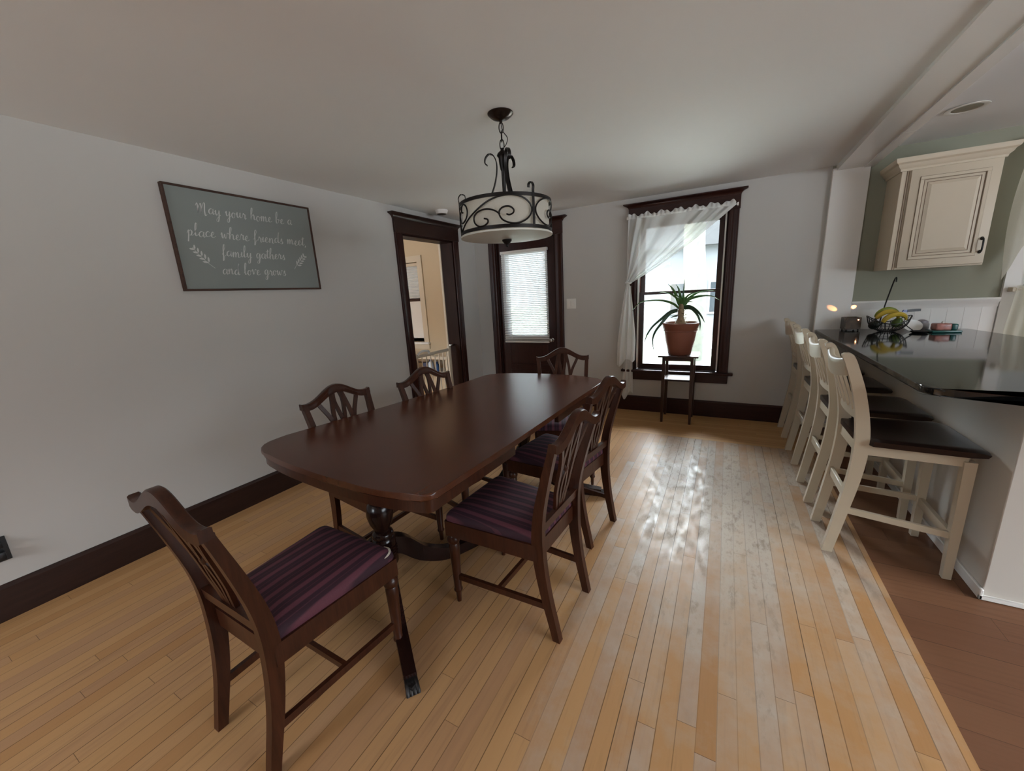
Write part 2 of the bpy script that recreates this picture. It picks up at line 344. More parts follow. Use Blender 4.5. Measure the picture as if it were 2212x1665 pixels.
# dropped beam between the two rooms, its bottom sags a little towards the window wall
BX0, BX1 = .742, .975
def zb(y): return 2.268-.034*max(0, (y-2.0))/2.46
b = BM(); ys = [YR, 0, 2.0, D]
loft(b, [[(BX0, y, H+.1), (BX1, y, HK+.1), (BX1, y, zb(y)), (BX0, y, zb(y))] for y in ys])
t2 = thing('trim_2', 'white boxed beam crossing the ceiling between dining room and kitchen', 'beam', (0, 0, 0), 0, None, 'structure')
obj('beam_box', b, M['gloss'], t2, False)
b = BM()
for y0, y1 in ((YR, 2.42), (2.424, 3.62), (3.624, D)):
    loft(b, [[(.918, y, zb(y)), (BX1+.008, y, zb(y)), (BX1+.008, y, zb(y)-.008), (.918, y, zb(y)-.008)] for y in (y0, y1)])
obj('edge_strip', b, M['gloss'], t2, False)
# white post under the beam
b = BM(); box(b, (.717, D-.035, 0), (.962, D+.01, 2.255), .004, 1); struct('trim_3', b, M['white'], 'white flat post under the beam at the window wall', 'post')
# baseboards
def baseboard(name, label, a, bb, axis):
    bm = BM(); h = .171; prof = [(0, 0), (.022, 0), (.022, .012), (.019, h-.03), (.019, h-.016), (.012, h-.004), (0, h)]
    if axis == 1: rings = [[(L+d, y, z) for d, z in prof] for y in (a, bb)]; m = M['trimy']
    else: rings = [[(x, D-d, z) for d, z in prof] for x in (a, bb)]; m = M['trimx']
    loft(bm, rings); struct(name, bm, m, label, 'baseboard')
baseboard('baseboard_left', 'tall dark baseboard along the sign wall', YR, LD0-.1, 1)
baseboard('baseboard_left_2', 'short dark baseboard in the corner beside the doorway', LD1+.1, D, 1)
baseboard('baseboard_back', 'tall dark baseboard under the window', DR1+.1, .717, 0)
# casings: a flat board with a rounded outer bead, capped by a crown
def casing_x(parent, x0, x1, zt, cw, y=D, top_h=.135, crown=.052, over=.06, z0=0.):
    for xa, xb in ((x0-cw, x0), (x1, x1+cw)):
        bm = BM(); prof = [(0, 0), (0, .02), (.012, .026), (.022, .02), (cw-.03, .018), (cw-.018, .026), (cw-.004, .022), (cw, 0)]
        loft(bm, [[(xa+u, y-d, z) for u, d in prof] for z in (z0, zt)]); obj('side_casing', bm, M['trim'], parent, True, angle=60)
    bm = BM(); box(bm, (x0-cw-.004, y-.028, zt), (x1+cw+.004, y, zt+top_h), .003, 1); obj('head_casing', bm, M['trimx'], parent)
    bm = BM(); prof = [(0, 0), (.006, 0), (.008, .010), (.016, .020), (.030, .030), (.048, .038), (.055, .041), (.055, crown), (0, crown)]
    e = over-.055; loft(bm, [[(x0-cw-e-d, y, zt+top_h+z), (x0-cw-e-d, y-.02-d*.8, zt+top_h+z), (x1+cw+e+d, y-.02-d*.8, zt+top_h+z), (x1+cw+e+d, y, zt+top_h+z)] for d, z in prof[1:-1]]); obj('crown_molding', bm, M['trimx'], parent, True, angle=50)
def casing_y(parent, y0, y1, zt, cw, top_h=.135, crown=.05, over=.05):
    for ya, yb in ((y0-cw, y0), (y1, y1+cw)):
        bm = BM(); prof = [(0, 0), (0, .02), (.012, .026), (.022, .02), (cw-.03, .018), (cw-.018, .026), (cw-.004, .022), (cw, 0)]
        loft(bm, [[(L+d, ya+u, z) for u, d in prof] for z in (0, zt)]); obj('side_casing', bm, M['trim'], parent, True, angle=60)
    bm = BM(); box(bm, (L, y0-cw-.004, zt), (L+.028, y1+cw+.004, zt+top_h), .003, 1); obj('head_casing', bm, M['trimy'], parent)
    bm = BM(); prof = [(0, 0), (.006, 0), (.008, .010), (.016, .020), (.030, .030), (.048, .038), (.055, .041), (.055, crown), (0, crown)]
    loft(bm, [[(L, y0-cw-d, zt+top_h+z), (L+.02+d*.8, y0-cw-d, zt+top_h+z), (L+.02+d*.8, y1+cw+d, zt+top_h+z), (L, y1+cw+d, zt+top_h+z)] for d, z in prof[1:-1]]); obj('crown_molding', bm, M['trimy'], parent, True, angle=50)

# doorway on the left: casing, jamb and the pale casing on its far side
t = thing('door_2', 'open doorway with dark stained casing in the sign wall', 'doorway', (0, 0, 0), 0, None, 'structure')
casing_y(t, LD0, LD1, LDZ, .1)
b = BM()
for ya, yb in ((LD0-.001, LD0+.018), (LD1-.018, LD1+.001)): box(b, (L-.165, ya, 0), (L+.004, yb, LDZ))
box(b, (L-.165, LD0, LDZ-.018), (L+.004, LD1, LDZ+.001)); obj('jamb', b, M['jamb'], t, False)
b = BM()
for ya, yb in ((LD0-.09, LD0+.03), (LD1-.03, LD1+.09)): box(b, (L-.195, ya, 0), (L-.166, yb, LDZ+.1), .004, 1)
box(b, (L-.195, LD0-.09, LDZ+.03), (L-.166, LD1+.09, LDZ+.13), .004, 1); obj('far_casing', b, M['cab'], t, False)['label'] = 'cream painted casing on the far side'
# back door
t = thing('door_1', 'dark stained back door with a tall glass light', 'door', (0, 0, 0), 0, None, 'structure')
b = BM(); y0, y1 = D+.03, D+.075; gx0, gx1, gz0, gz1 = -2.46, -1.94, .86, 1.86
wall_with_holes(b, 0, DR0+.012, DR1-.012, .01, 2.02, y0, y1, [(gx0, gx1, gz0, gz1)])
for (xa, xb, za, zc) in ((gx0-.03, gx1+.03, gz0-.03, gz0), (gx0-.03, gx1+.03, gz1, gz1+.03), (gx0-.03, gx0, gz0, gz1), (gx1, gx1+.03, gz0, gz1)): box(b, (xa, y0-.012, za), (xb, y0, zc), .004, 1)
for za, zc in ((.14, .42), (.47, .76)):
    for (xa, xb, zd, ze) in ((gx0-.02, gx1+.02, za, za+.02), (gx0-.02, gx1+.02, zc-.02, zc), (gx0-.02, gx0, za+.02, zc-.02), (gx1, gx1+.02, za+.02, zc-.02)): box(b, (xa, y0-.008, zd), (xb, y0, ze), .003, 1)
obj('door_panel', b, M['trim'], t, False)
b = BM(); box(b, (gx0, D+.05, gz0), (gx1, D+.054, gz1)); obj('glass_pane', b, M['glass'], t, False)
b = BM(); lathe(b, [(.0, 0), (.026, .002), (.026, .006), (.01, .01), (.01, .03), (.022, .038), (.028, .05), (.022, .062), (0, .065)], n=20); k = obj('door_knob', b, M['chrome'], t, True, (-1.875, D+.03, .80), (PI/2, 0, 0)); k['label'] = 'nickel door knob'
b = BM()
box(b, (DR0-.001, D-.002, 0), (DR0+.012, D+.16, 2.03)); box(b, (DR1-.012, D-.002, 0), (DR1+.001, D+.16, 2.03)); box(b, (DR0, D-.002, 2.018), (DR1, D+.16, 2.031)); obj('jamb', b, M['jamb'], t, False)
casing_x(t, DR0, DR1, 2.03, .098)

# ------------------------------------------------------------------ the tall window
t = thing('window_1', 'tall double hung window with dark stained casing in the back wall', 'window', (0, 0, 0), 0, None, 'structure')
casing_x(t, WN0+.012, WN1-.005, 2.045, .085, D, .125, .05, .055, WZ0)
b = BM()
for xa, xb in ((WN0-.001, WN0+.02), (WN1-.02, WN1+.001)): box(b, (xa, D, WZ0), (xb, D+T, WZ1))
box(b, (WN0, D, WZ1-.02), (WN1, D+T, WZ1+.001)); obj('jamb', b, M['jamb'], t, False)
b = BM()
for x in (WN0+.02, WN1-.034): box(b, (x, D+.012, WZ0+.02), (x+.014, D+.052, WZ1-.02))
obj('stop_bead', b, M['white'], t, False)['label'] = 'pale worn sash track'
b = BM(); box(b, (WN0-.135, D-.055, .455), (WN1+.125, D+.01, .482), .008, 3); box(b, (WN0, D, .455), (WN1, D+T+.04, .480)); obj('sill', b, M['trimx'], t, True)
b = BM(); box(b, (WN0-.075, D-.02, .365), (WN1+.08, D, .456), .004, 1); obj('apron', b, M['trimx'], t, True)
def sash(name, z0, z1, y, stile, lo, hi):
    bm = BM(); x0, x1 = WN0+.034, WN1-.034
    wall_with_holes(bm, 0, x0, x1, z0, z1, y, y+.035, [(x0+stile, x1-stile, z0+lo, z1-hi)]); s = obj(name, bm, M['trim'], t, False)
    bm = BM(); box(bm, (x0+stile, y+.016, z0+lo), (x1-stile, y+.020, z1-hi)); obj('glass_pane', bm, M['glass'], s, False)
sash('lower_sash', .482, 1.325, D+.055, .048, .055, .03)
sash('upper_sash', 1.295, 2.04, D+.095, .048, .03, .06)
b = BM(); box(b, (WN0-.02, D+T, WZ0-.06), (WN0+.03, D+T+.02, WZ1+.06)); box(b, (WN1-.03, D+T, WZ0-.06), (WN1+.02, D+T+.02, WZ1+.06)); box(b, (WN0-.02, D+T, WZ1-.03), (WN1+.02, D+T+.02, WZ1+.06)); obj('outer_trim', b, M['white'], t, False)
# tied back sheer curtain on its rod
RY, RZ = D-.062, 2.079
r = thing('curtain_rod', 'white curtain rod across the top of the tall window', 'curtain rod', (-.45, RY, RZ))
b = BM(); tube(b, [(-.50, 0, 0), (.494, 0, 0)], .0085, 10); obj('rod', b, M['plastic'], r)
for x in (-.5, .494):
    b = BM(); box(b, (x-.012, -.012, -.014), (x+.004, .062, .014), .003, 2); obj('bracket', b, M['plastic'], r)
c = thing('sheer_curtain', 'sheer white curtain swept left and tied back at the tall window', 'curtain', (-.93, RY, 1.43))
O = Vector((-.93, RY, 1.43))
def fold(u, v, k): return math.sin(u*k)+.5*math.sin(u*k*1.73+1.1+v)
b = BM(); NU, NV = 120, 40; g = []
for j in range(NV+1):
    v = j/NV; row = []
    for i in range(NU+1):
        u = i/NU; xr = -.945+.965*u
        x = xr*(1-v)+(-.955+.04*u)*v
        z = (RZ-.012)*(1-v)+(1.435-.012*u)*v
        sag = math.sin(PI*v)
        z -= sag*(.035*u+.008); x -= sag*.03*(1-u)*0
        z += (1-v)*0
        if v < .25: x += 0
        a = .010+.016*sag
        y = RY-.012+a*fold(u*36+3*math.sin(u*7), v*2, 1.0)*(1-.65*v) - .012*math.sin(PI*v)
        row.append(b.verts.new(Vector((x, y, z))-O))
    g.append(row)
for j in range(NV):
    for i in range(NU): b.faces.new((g[j][i], g[j][i+1], g[j+1][i+1], g[j+1][i]))
obj('swept_panel', b, M['sheer'], c, angle=180)
b = BM(); g = []
for j in range(7):
    v = j/6; row = []
    for i in range(NU*2+1):
        u = i/(NU*2); x = -.95+.975*u
        hgt = .034+.012*math.sin(u*41)+.008*math.sin(u*97+1)
        z = RZ-.012+v*(hgt+.006); y = RY-.011-.006*v*math.sin(u*150)-.006*math.sin(u*63+v*2)*v
        row.append(b.verts.new(Vector((x, y, z))-O))
    g.append(row)
for j in range(6):
    for i in range(NU*2): b.faces.new((g[j][i], g[j][i+1], g[j+1][i+1], g[j+1][i]))
obj('header_ruffle', b, M['sheer'], c, angle=180)
b = BM(); g = []
for j in range(31):
    v = j/30; row = []
    for i in range(61):
        u = i/60
        w = .03+.175*min(1, v*1.35)**.75; xc = -.935-.035*v
        x = xc+(u-.5)*w+.02*v
        z = 1.435-v*(.80+.10*(1-u)+.03*math.sin(u*9)*v)-.02*u
        y = RY-.012+(.008+.016*v)*math.sin(u*17+v*1.5)-.01*v
        row.append(b.verts.new(Vector((x, y, z))-O))
    g.append(row)
for j in range(30):
    for i in range(60): b.faces.new((g[j][i], g[j][i+1], g[j+1][i+1], g[j+1][i]))
obj('hanging_tail', b, M['tail'], c, angle=180)
b = BM(); g = []
for j in range(25):
    v = j/24; row = []
    for i in range(31):
        u = i/30; w = .03+.10*v; x = -.925+(u-.5)*w-.012*v; z = 1.40-v*(1.22+.05*math.sin(u*6)); y = RY+.012+.012*v*math.sin(u*13+v)
        row.append(b.verts.new(Vector((x, y, z))-O))
    g.append(row)
for j in range(24):
    for i in range(30): b.faces.new((g[j][i], g[j][i+1], g[j+1][i+1], g[j+1][i]))
obj('under_layer', b, M['sheer'], c, angle=180)
b = BM(); tube(b, [Vector((-.935+.028*math.cos(a), RY-.012+.024*math.sin(a), 1.432+.006*math.sin(2*a)))-O for a in [2*PI*k/20 for k in range(20)]], .008, 8, True); obj('tieback', b, M['tail'], c)

# ------------------------------------------------------------------ mini blind hanging on the back door
bl = thing('mini_blind', 'white mini blind hanging over the glass of the back door', 'blind', (-2.208, D-.005, .77))
bx0, bx1 = -.312, .312
b = BM(); box(b, (bx0-.004, -.03, 1.095), (bx1+.004, .012, 1.13), .003, 1); obj('headrail', b, M['plastic'], bl)
b = BM(); box(b, (bx0, -.022, 0), (bx1, .004, .018), .003, 1)
for k in range(4): box(b, (bx0, -.022, .021+k*.006), (bx1, .004, .023+k*.006))
obj('bottom_rail', b, M['plastic'], bl)
b = BM(); n = 47
for k in range(n):
    z = .056+k*(1.085-.056)/(n-1); th = math.radians(53); P = []
    for q in (-1, -.5, 0, .5, 1):
        yy = q*.0125; zz = .0022*(1-q*q); P.append((-.010+yy*math.cos(th)-zz*math.sin(th), z-yy*math.sin(th)+zz*math.cos(th)))
    vs = [[b.verts.new((x, y, zz)) for y, zz in P] for x in (bx0, bx1)]
    for i in range(4): b.faces.new((vs[0][i], vs[0][i+1], vs[1][i+1], vs[1][i]))
obj('slats', b, M['blind'], bl, angle=60)
for x in (-.20, .20):
    b = BM(); tube(b, [(x, -.024, .01), (x, -.024, 1.10)], .0012, 5); obj('ladder_cord', b, M['plastic'], bl)
b = BM(); tube(b, [(-.255, -.036, 1.10), (-.253, -.04, .80), (-.25, -.042, .5)], .003, 6); obj('tilt_wand', b, M['plastic'], bl)

# ------------------------------------------------------------------ light switch, outlet, smoke detector, recessed light
t = thing('light_switch', 'double white light switch plate between the back door and the curtain', 'light switch', (-1.607, D, 1.234))
b = BM(); box(b, (-.057, -.007, -.058), (.057, 0, .058), .003, 2); obj('cover_plate', b, M['plastic'], t)
for x in (-.024, .024):
    b = BM(); box(b, (x-.016, -.012, -.033), (x+.016, -.006, .033), .002, 1); obj('rocker', b, M['plastic'], t)
t = thing('wall_outlet', 'black outlet plate with plug low on the sign wall', 'outlet', (L, .232, .34))
b = BM(); box(b, (0, -.036, -.06), (.006, .036, .06), .002, 1); obj('cover_plate', b, M['black'], t)
b = BM(); box(b, (.005, -.014, -.045), (.04, .02, -.005), .005, 2); box(b, (.005, -.012, .012), (.03, .02, .042), .004, 2); obj('plug', b, M['black'], t)
t = thing('smoke_detector', 'round white smoke detector on the ceiling above the doorway', 'smoke detector', (-2.70, 3.55, H))
b = BM(); lathe(b, [(.066, 0), (.066, -.012), (.06, -.02), (.058, -.034), (.046, -.04), (0, -.04)], n=32); obj('housing', b, M['plastic'], t)
b = BM(); lathe(b, [(.050, -.0395), (.040, -.043), (0, -.043)], n=24); obj('sensor_grille', b, M['black'], t)
t = thing('recessed_light', 'round recessed ceiling light in front of the kitchen cabinet', 'ceiling light', (1.235, 3.76, HK))
b = BM(); ring = [(.075, 0), (.098, -.003), (.098, -.006), (.086, -.008), (.070, -.005), (.066, .0), (.075, 0)]
lathe(b, ring, n=36, caps=False); obj('trim_ring', b, M['plastic'], t)
b = BM(); lathe(b, [(.067, -.004), (.05, -.002), (.02, -.0015), (0, -.0015)], n=30, caps=False); obj('lens', b, M['chrome'], t)

# ------------------------------------------------------------------ hanging sign with hand lettering
t = thing('wall_sign', 'framed grey sign with white script verse on the long taupe wall', 'sign', (L, 1.66, 1.805))
SW, SH = .462, .306
b = BM(); box(b, (.004, -SW+.006, -SH+.006), (.024, SW-.006, SH-.006)); obj('sign_board', b, M['sign'], t, False)
b = BM()
for (ya, yb, za, zc) in ((-SW, SW, SH-.012, SH), (-SW, SW, -SH, -SH+.012), (-SW, -SW+.012, -SH+.012, SH-.012), (SW-.012, SW, -SH+.012, SH-.012)): box(b, (0, ya, za), (.032, yb, zc), .0015, 1)
obj('sign_frame', b, M['signfr'], t, False)
# script glyphs: strokes in x-height units
G = {
 'M': (1.75, [[(-.1, 1.25), (.08, 1.75), (.2, 1.2), (.22, .1), (.3, .9), (.6, 1.75), (.72, 1.2), (.72, .2), (.8, .9), (1.1, 1.9), (1.25, 1.7), (1.2, .5), (1.3, -.35), (1.55, -.1)]]),
 'a': (.95, [[(.72, .85), (.45, 1.0), (.15, .7), (.12, .25), (.35, 0), (.6, .35), (.74, .95), (.70, .3), (.8, 0), (1.0, .2)]]),
 'b': (.9, [[(0, .3), (.3, 1.3), (.42, 2.1), (.25, 2.25), (.12, 1.5), (.12, .1), (.35, 0), (.6, .35), (.5, .8), (.25, .75)], [(.5, .8), (.75, .65), (.95, .7)]]),
 'c': (.72, [[(.6, .8), (.42, 1.0), (.15, .7), (.12, .25), (.35, 0), (.75, .3)]]),
 'd': (.98, [[(.7, .85), (.42, 1.0), (.14, .65), (.14, .2), (.35, 0), (.62, .5), (.82, 1.7), (.84, 2.2), (.72, 1.2), (.72, .25), (.85, 0), (1.02, .2)]]),
 'e': (.75, [[(.02, .2), (.4, .55), (.52, .85), (.35, 1.0), (.15, .6), (.2, .1), (.45, 0), (.8, .3)]]),
 'f': (.7, [[(0, .3), (.35, 1.3), (.5, 2.0), (.32, 2.2), (.2, 1.4), (.2, 0), (.15, -.8), (.3, -.6), (.4, 0), (.75, .35)]]),
 'g': (.95, [[(.68, .85), (.42, 1.0), (.14, .65), (.2, .1), (.45, .1), (.68, .95), (.68, 0), (.55, -.9), (.25, -1.0), (.3, -.6), (.95, .2)]]),
 'h': (1.0, [[(0, .3), (.3, 1.3), (.45, 2.1), (.28, 2.25), (.15, 1.4), (.12, 0), (.25, .6), (.5, 1.0), (.66, .7), (.66, .15), (.8, 0), (1.02, .25)]]),
 'i': (.45, [[(0, .3), (.2, .95), (.16, .25), (.28, 0), (.48, .25)], [(.24, 1.42), (.27, 1.5)]]),
 'l': (.55, [[(0, .3), (.32, 1.3), (.45, 2.1), (.28, 2.25), (.16, 1.4), (.18, .2), (.32, 0), (.58, .3)]]),
 'm': (1.4, [[(0, .5), (.15, 1.0), (.16, 0), (.3, .7), (.48, 1.0), (.56, .7), (.55, 0), (.7, .7), (.9, 1.0), (1.0, .6), (1.0, .1), (1.15, 0), (1.42, .25)]]),
 'n': (1.0, [[(0, .5), (.15, 1.0), (.16, 0), (.3, .7), (.52, 1.0), (.64, .6), (.64, .1), (.8, 0), (1.02, .25)]]),
 'o': (.85, [[(.5, .95), (.25, .9), (.1, .45), (.25, 0), (.52, .1), (.62, .6), (.45, .95), (.6, .8), (.88, .85)]]),
 'p': (.95, [[(0, .4), (.2, 1.0), (.2, 0), (.12, -1.05)], [(.2, .6), (.45, 1.0), (.65, .7), (.5, .1), (.25, .1)], [(.5, .1), (.75, .1), (.97, .3)]]),
 'r': (.72, [[(0, .3), (.2, 1.1), (.3, .85), (.5, .85), (.48, .2), (.58, 0), (.75, .25)]]),
 's': (.68, [[(0, .2), (.35, 1.1), (.4, .6), (.55, .25), (.38, 0), (.12, .1)], [(.45, .05), (.7, .25)]]),
 't': (.6, [[(0, .3), (.3, 1.3), (.34, 1.75), (.24, 1.0), (.22, .2), (.36, 0), (.62, .3)], [(-.05, 1.35), (.6, 1.5)]]),
 'u': (1.0, [[(0, .5), (.18, 1.0), (.16, .25), (.32, 0), (.55, .4), (.68, 1.0), (.64, .25), (.78, 0), (1.02, .25)]]),
 'v': (.85, [[(0, .6), (.15, 1.0), (.25, .4), (.36, 0), (.55, .6), (.62, 1.0), (.87, .85)]]),
 'w': (1.2, [[(0, .6), (.15, 1.0), (.2, .2), (.36, 0), (.55, .8), (.6, .2), (.78, 0), (.95, .7), (.95, 1.0), (1.22, .85)]]),
 'y': (.95, [[(0, .6), (.16, 1.0), (.18, .35), (.36, .1), (.6, .6), (.7, 1.0), (.68, 0), (.55, -.95), (.28, -1.0), (.35, -.5), (.97, .25)]]),
 ',': (.4, [[(.15, .1), (.2, -.05), (.08, -.3)]]), ' ': (.75, []),
}
def ribbon(pts, xh, wmin, wmax):
    P = crom([(p[0], p[1], 0) for p in pts], 5); 
    if len(P) < 2: return
    rows = []
    for i, p in enumerate(P):
        d = P[min(i+1, len(P)-1)]-P[max(i-1, 0)]; d.normalize(); n = Vector((-d.y, d.x, 0))
        w = (wmin+(wmax-wmin)*max(0, -d.y)**1.2)/2
        rows.append((p+n*w, p-n*w))
    vs = [[b.verts.new((.0248, q.x, q.y)) for q in r] for r in rows]
    for u, v in zip(vs, vs[1:]): b.faces.new((u[0], u[1], v[1], v[0]))
def write(s, y0, y1, z0, xh):
    tot = sum(G[ch][0] for ch in s); sc = (y1-y0)/tot; x = 0
    for k, ch in enumerate(s):
        adv, strokes = G[ch]
        for st in strokes:
            ribbon([(y0+(x+px+.12*py)*sc-1.66, z0+py*xh-1.805+.003*math.sin(k*2.3)) for px, py in st], xh, .0024, .0068)
        x += adv
for _s, _y0, _y1, _z, _h in (('May your home be a', 1.352, 1.965, 1.965, .033), ('place where friends meet,', 1.275, 2.055, 1.826, .033), ('family gathers', 1.445, 1.865, 1.715, .033), ('and love grows', 1.425, 1.850, 1.602, .033)):
    b = BM(); write(_s, _y0, _y1, _z, _h); obj('lettering', b, M['letter'], t, False)
def sprig(y0, z0, y1, z1, n):
    a, e = Vector((y0-1.66, z0-1.805, 0)), Vector((y1-1.66, z1-1.805, 0)); d = (e-a); ln = d.length; d.normalize(); nn = Vector((-d.y, d.x, 0))
    P = [a+d*ln*k/10+nn*.008*math.sin(PI*k/10) for k in range(11)]
    ribbon([(p.x, p.y) for p in P], 1, .0025, .0035)
    for k in range(n):
        q = a+d*ln*(.28+.62*k/(n-1))
        for s in (-1, 1):
            dv = (d*.8+nn*s*.75).normalized(); l = .036*(1-.25*k/n); m = Vector((-dv.y, dv.x, 0))
            pts = [q, q+dv*l*.35+m*.0055, q+dv*l*.75+m*.0045, q+dv*l, q+dv*l*.75-m*.0045, q+dv*l*.35-m*.0055]
            b.faces.new([b.verts.new((.0248, p.x, p.y)) for p in pts])
b = BM(); sprig(1.389, 1.638, 1.288, 1.758, 5); obj('leaf_sprig', b, M['letter'], t, False)
b = BM(); sprig(1.925, 1.648, 2.025, 1.752, 5); obj('leaf_sprig', b, M['letter'], t, False)

# ------------------------------------------------------------------ the room behind the doorway
b = BM(); box(b, (-5.6, .8, -.12), (L-.17, D+.2, 0)); struct('floor_side_room', b, M['border'], 'honey board floor seen through the doorway', 'floor')
b = BM(); box(b, (-5.6, .8, H), (L-.17, D+.2, H+.12)); struct('ceiling_side_room', b, M['ceil'], 'ceiling of the room behind the doorway', 'ceiling')
SWN = (-4.9, -3.90, .76, 1.90)
b = wall_with_holes(BM(), 0, -5.6, L-.17, 0, H, D, D+T, [SWN]); struct('wall_side_room', b, M['tan'], 'tan wall of the room behind the doorway', 'wall')
b = wall_with_holes(BM(), 1, .8, D+T, 0, H, -5.7, -5.5, []); struct('wall_side_room_left', b, M['tan'], 'far tan wall of the room behind the doorway', 'wall')
b = wall_with_holes(BM(), 0, -5.6, L-.17, 0, H, .6, .8, [(-5.0, -3.6, .85, 1.95)]); struct('wall_side_room_front', b, M['tan'], 'near tan wall of the room behind the doorway', 'wall')  # unseen opening added to let daylight brighten the side room
t = thing('window_2', 'white framed window seen through the doorway', 'window', (0, 0, 0), 0, None, 'structure')
b = BM(); x0, x1, z0, z1 = SWN
wall_with_holes(b, 0, x0-.1, x1+.085, z0-.10, z1+.085, D-.02, D, [SWN]); obj('casing', b, M['cab'], t, False)
b = BM(); box(b, (x0-.12, D-.05, z0-.03), (x1+.1, D, z0), .004, 1); obj('sill', b, M['white'], t)
b = BM(); wall_with_holes(b, 0, x0, x1, z0, z1, D+.07, D+.10, [(x0+.04, x1-.04, z0+.05, 1.36), (x0+.04, x1-.04, 1.40, z1-.04)]); obj('sash', b, M['white'], t, False)
b = BM(); box(b, (x0+.04, D+.084, z0+.05), (x1-.04, D+.087, 1.36)); box(b, (x0+.04, D+.084, 1.40), (x1-.04, D+.087, z1-.04)); obj('glass_pane', b, M['glass'], t, False)
t = thing('half_blind', 'half raised white mini blind in the side room window', 'blind', (-4.4, D+.03, 1.39))
b = BM(); box(b, (-.49, -.02, .46), (.49, .02, .50)); obj('headrail', b, M['cab'], t, False)
b = BM(); box(b, (-.49, -.015, -.035), (.49, .015, 0), .004, 1); obj('bottom_rail', b, M['trimx'], t)['label'] = 'brown bottom rail'
b = BM()
for k in range(21):
    z = .01+k*.0215; vs = [b.verts.new(p) for p in ((-.485, -.011, z+.005), (.485, -.011, z+.005), (.485, .011, z-.004), (-.485, .011, z-.004))]; b.faces.new(vs)
obj('slats', b, M['blind'], t, False)
# white baby gate across the doorway
t = thing('baby_gate', 'white barred baby gate standing across the doorway', 'gate', (L-.085, 3.56, 0))
for yy, w in ((-.375, .03), (.29, .042)):
    b = BM(); box(b, (-.018, yy-w/2, .02), (.018, yy+w/2, .80), .006, 2); obj('gate_post', b, M['cab'], t)
b = BM(); box(b, (-.012, -.36, .735), (.012, .29, .772), .006, 2); obj('top_rail', b, M['cab'], t)
b = BM(); box(b, (-.012, -.36, .06), (.012, .29, .095), .004, 1); obj('bottom_rail', b, M['cab'], t)
for k in range(8):
    b = BM(); tube(b, [(0, -.29+k*.075, .08), (0, -.29+k*.075, .75)], .007, 8); obj('gate_bar', b, M['cab'], t)
b = BM(); tube(b, crom([(.012, -.30, .772), (.016, -.25, .80), (.016, -.18, .805), (.014, -.11, .79), (.012, -.10, .765)], 5), .014, 8); obj('latch_handle', b, M['plastic'], t)
b = BM(); box(b, (-.015, .31, .785), (.015, .405, .812), .006, 2); obj('wall_bracket', b, M['chrome'], t)
for zz in (.785,):
    b = BM(); box(b, (-.015, -.42, zz-.03), (.015, -.37, zz-.005), .004, 1); obj('wall_bracket', b, M['plastic'], t)
# small white console with bottles behind the gate
t = thing('console_shelf', 'low cream shelf unit standing behind the baby gate', 'shelf', (-3.66, 4.25, 0))
b = BM(); box(b, (-.46, -.19, .575), (.46, .19, .62), .005, 1); obj('top_board', b, M['cab'], t)
b = BM(); box(b, (-.43, -.17, .36), (.43, .17, .39), .003, 1); obj('shelf_board', b, M['white'], t)
for x in (-.43, .43):
    for y in (-.165, .165):
        b = BM(); box(b, (x-.02, y-.02, 0), (x+.02, y+.02, .58), .003, 1); obj('leg', b, M['cab'], t)
paintm = {}
def cm(c, rough=.4):
    if c not in paintm: paintm[c] = paint('plain colour', c, rough, .05)
    return paintm[c]
def bottle(x, y, z, r, h, body, cap, label):
    q = thing('cleaning_bottle', label, 'bottle', (x, y, z), 0, 'things on the shelf behind the gate')
    bm = BM(); lathe(bm, [(r, 0), (r, h*.62), (r*.85, h*.72), (r*.38, h*.8), (r*.38, h*.84), (0, h*.84)], n=16); obj('bottle_body', bm, cm(body), q)
    bm = BM(); lathe(bm, [(r*.55, h*.80), (r*.55, h), (0, h)], n=14); obj('bottle_cap', bm, cm(cap), q)
bottle(-3.55, 4.13, .39, .038, .185, (.5, .55, .6), (.01, .03, .14), 'white bottle with navy cap on the shelf behind the gate')
bottle(-3.47, 4.16, .39, .03, .14, (.02, .07, .2), (.01, .03, .10), 'small blue bottle at the end of the shelf behind the gate')
for k, (x, c, lab) in enumerate(((-3.93, (.2, .13, .05), 'mustard brown'), (-3.84, (.16, .11, .07), 'grey brown'), (-3.74, (.11, .06, .025), 'dark brown'), (-3.65, (.03, .04, .09), 'navy'))):
    q = thing('storage_box', lab+' box on the shelf behind the gate', 'box', (x, 4.17, .39), 0, 'things on the shelf behind the gate')
    b = BM(); box(b, (-.038, -.05, 0), (.038, .05, .10), .003, 1); obj('box_body', b, cm(c), q)
    b = BM(); box(b, (-.039, -.051, .098), (.039, .051, .122), .003, 1); obj('box_lid', b, cm(tuple(v*1.3 for v in c)), q)

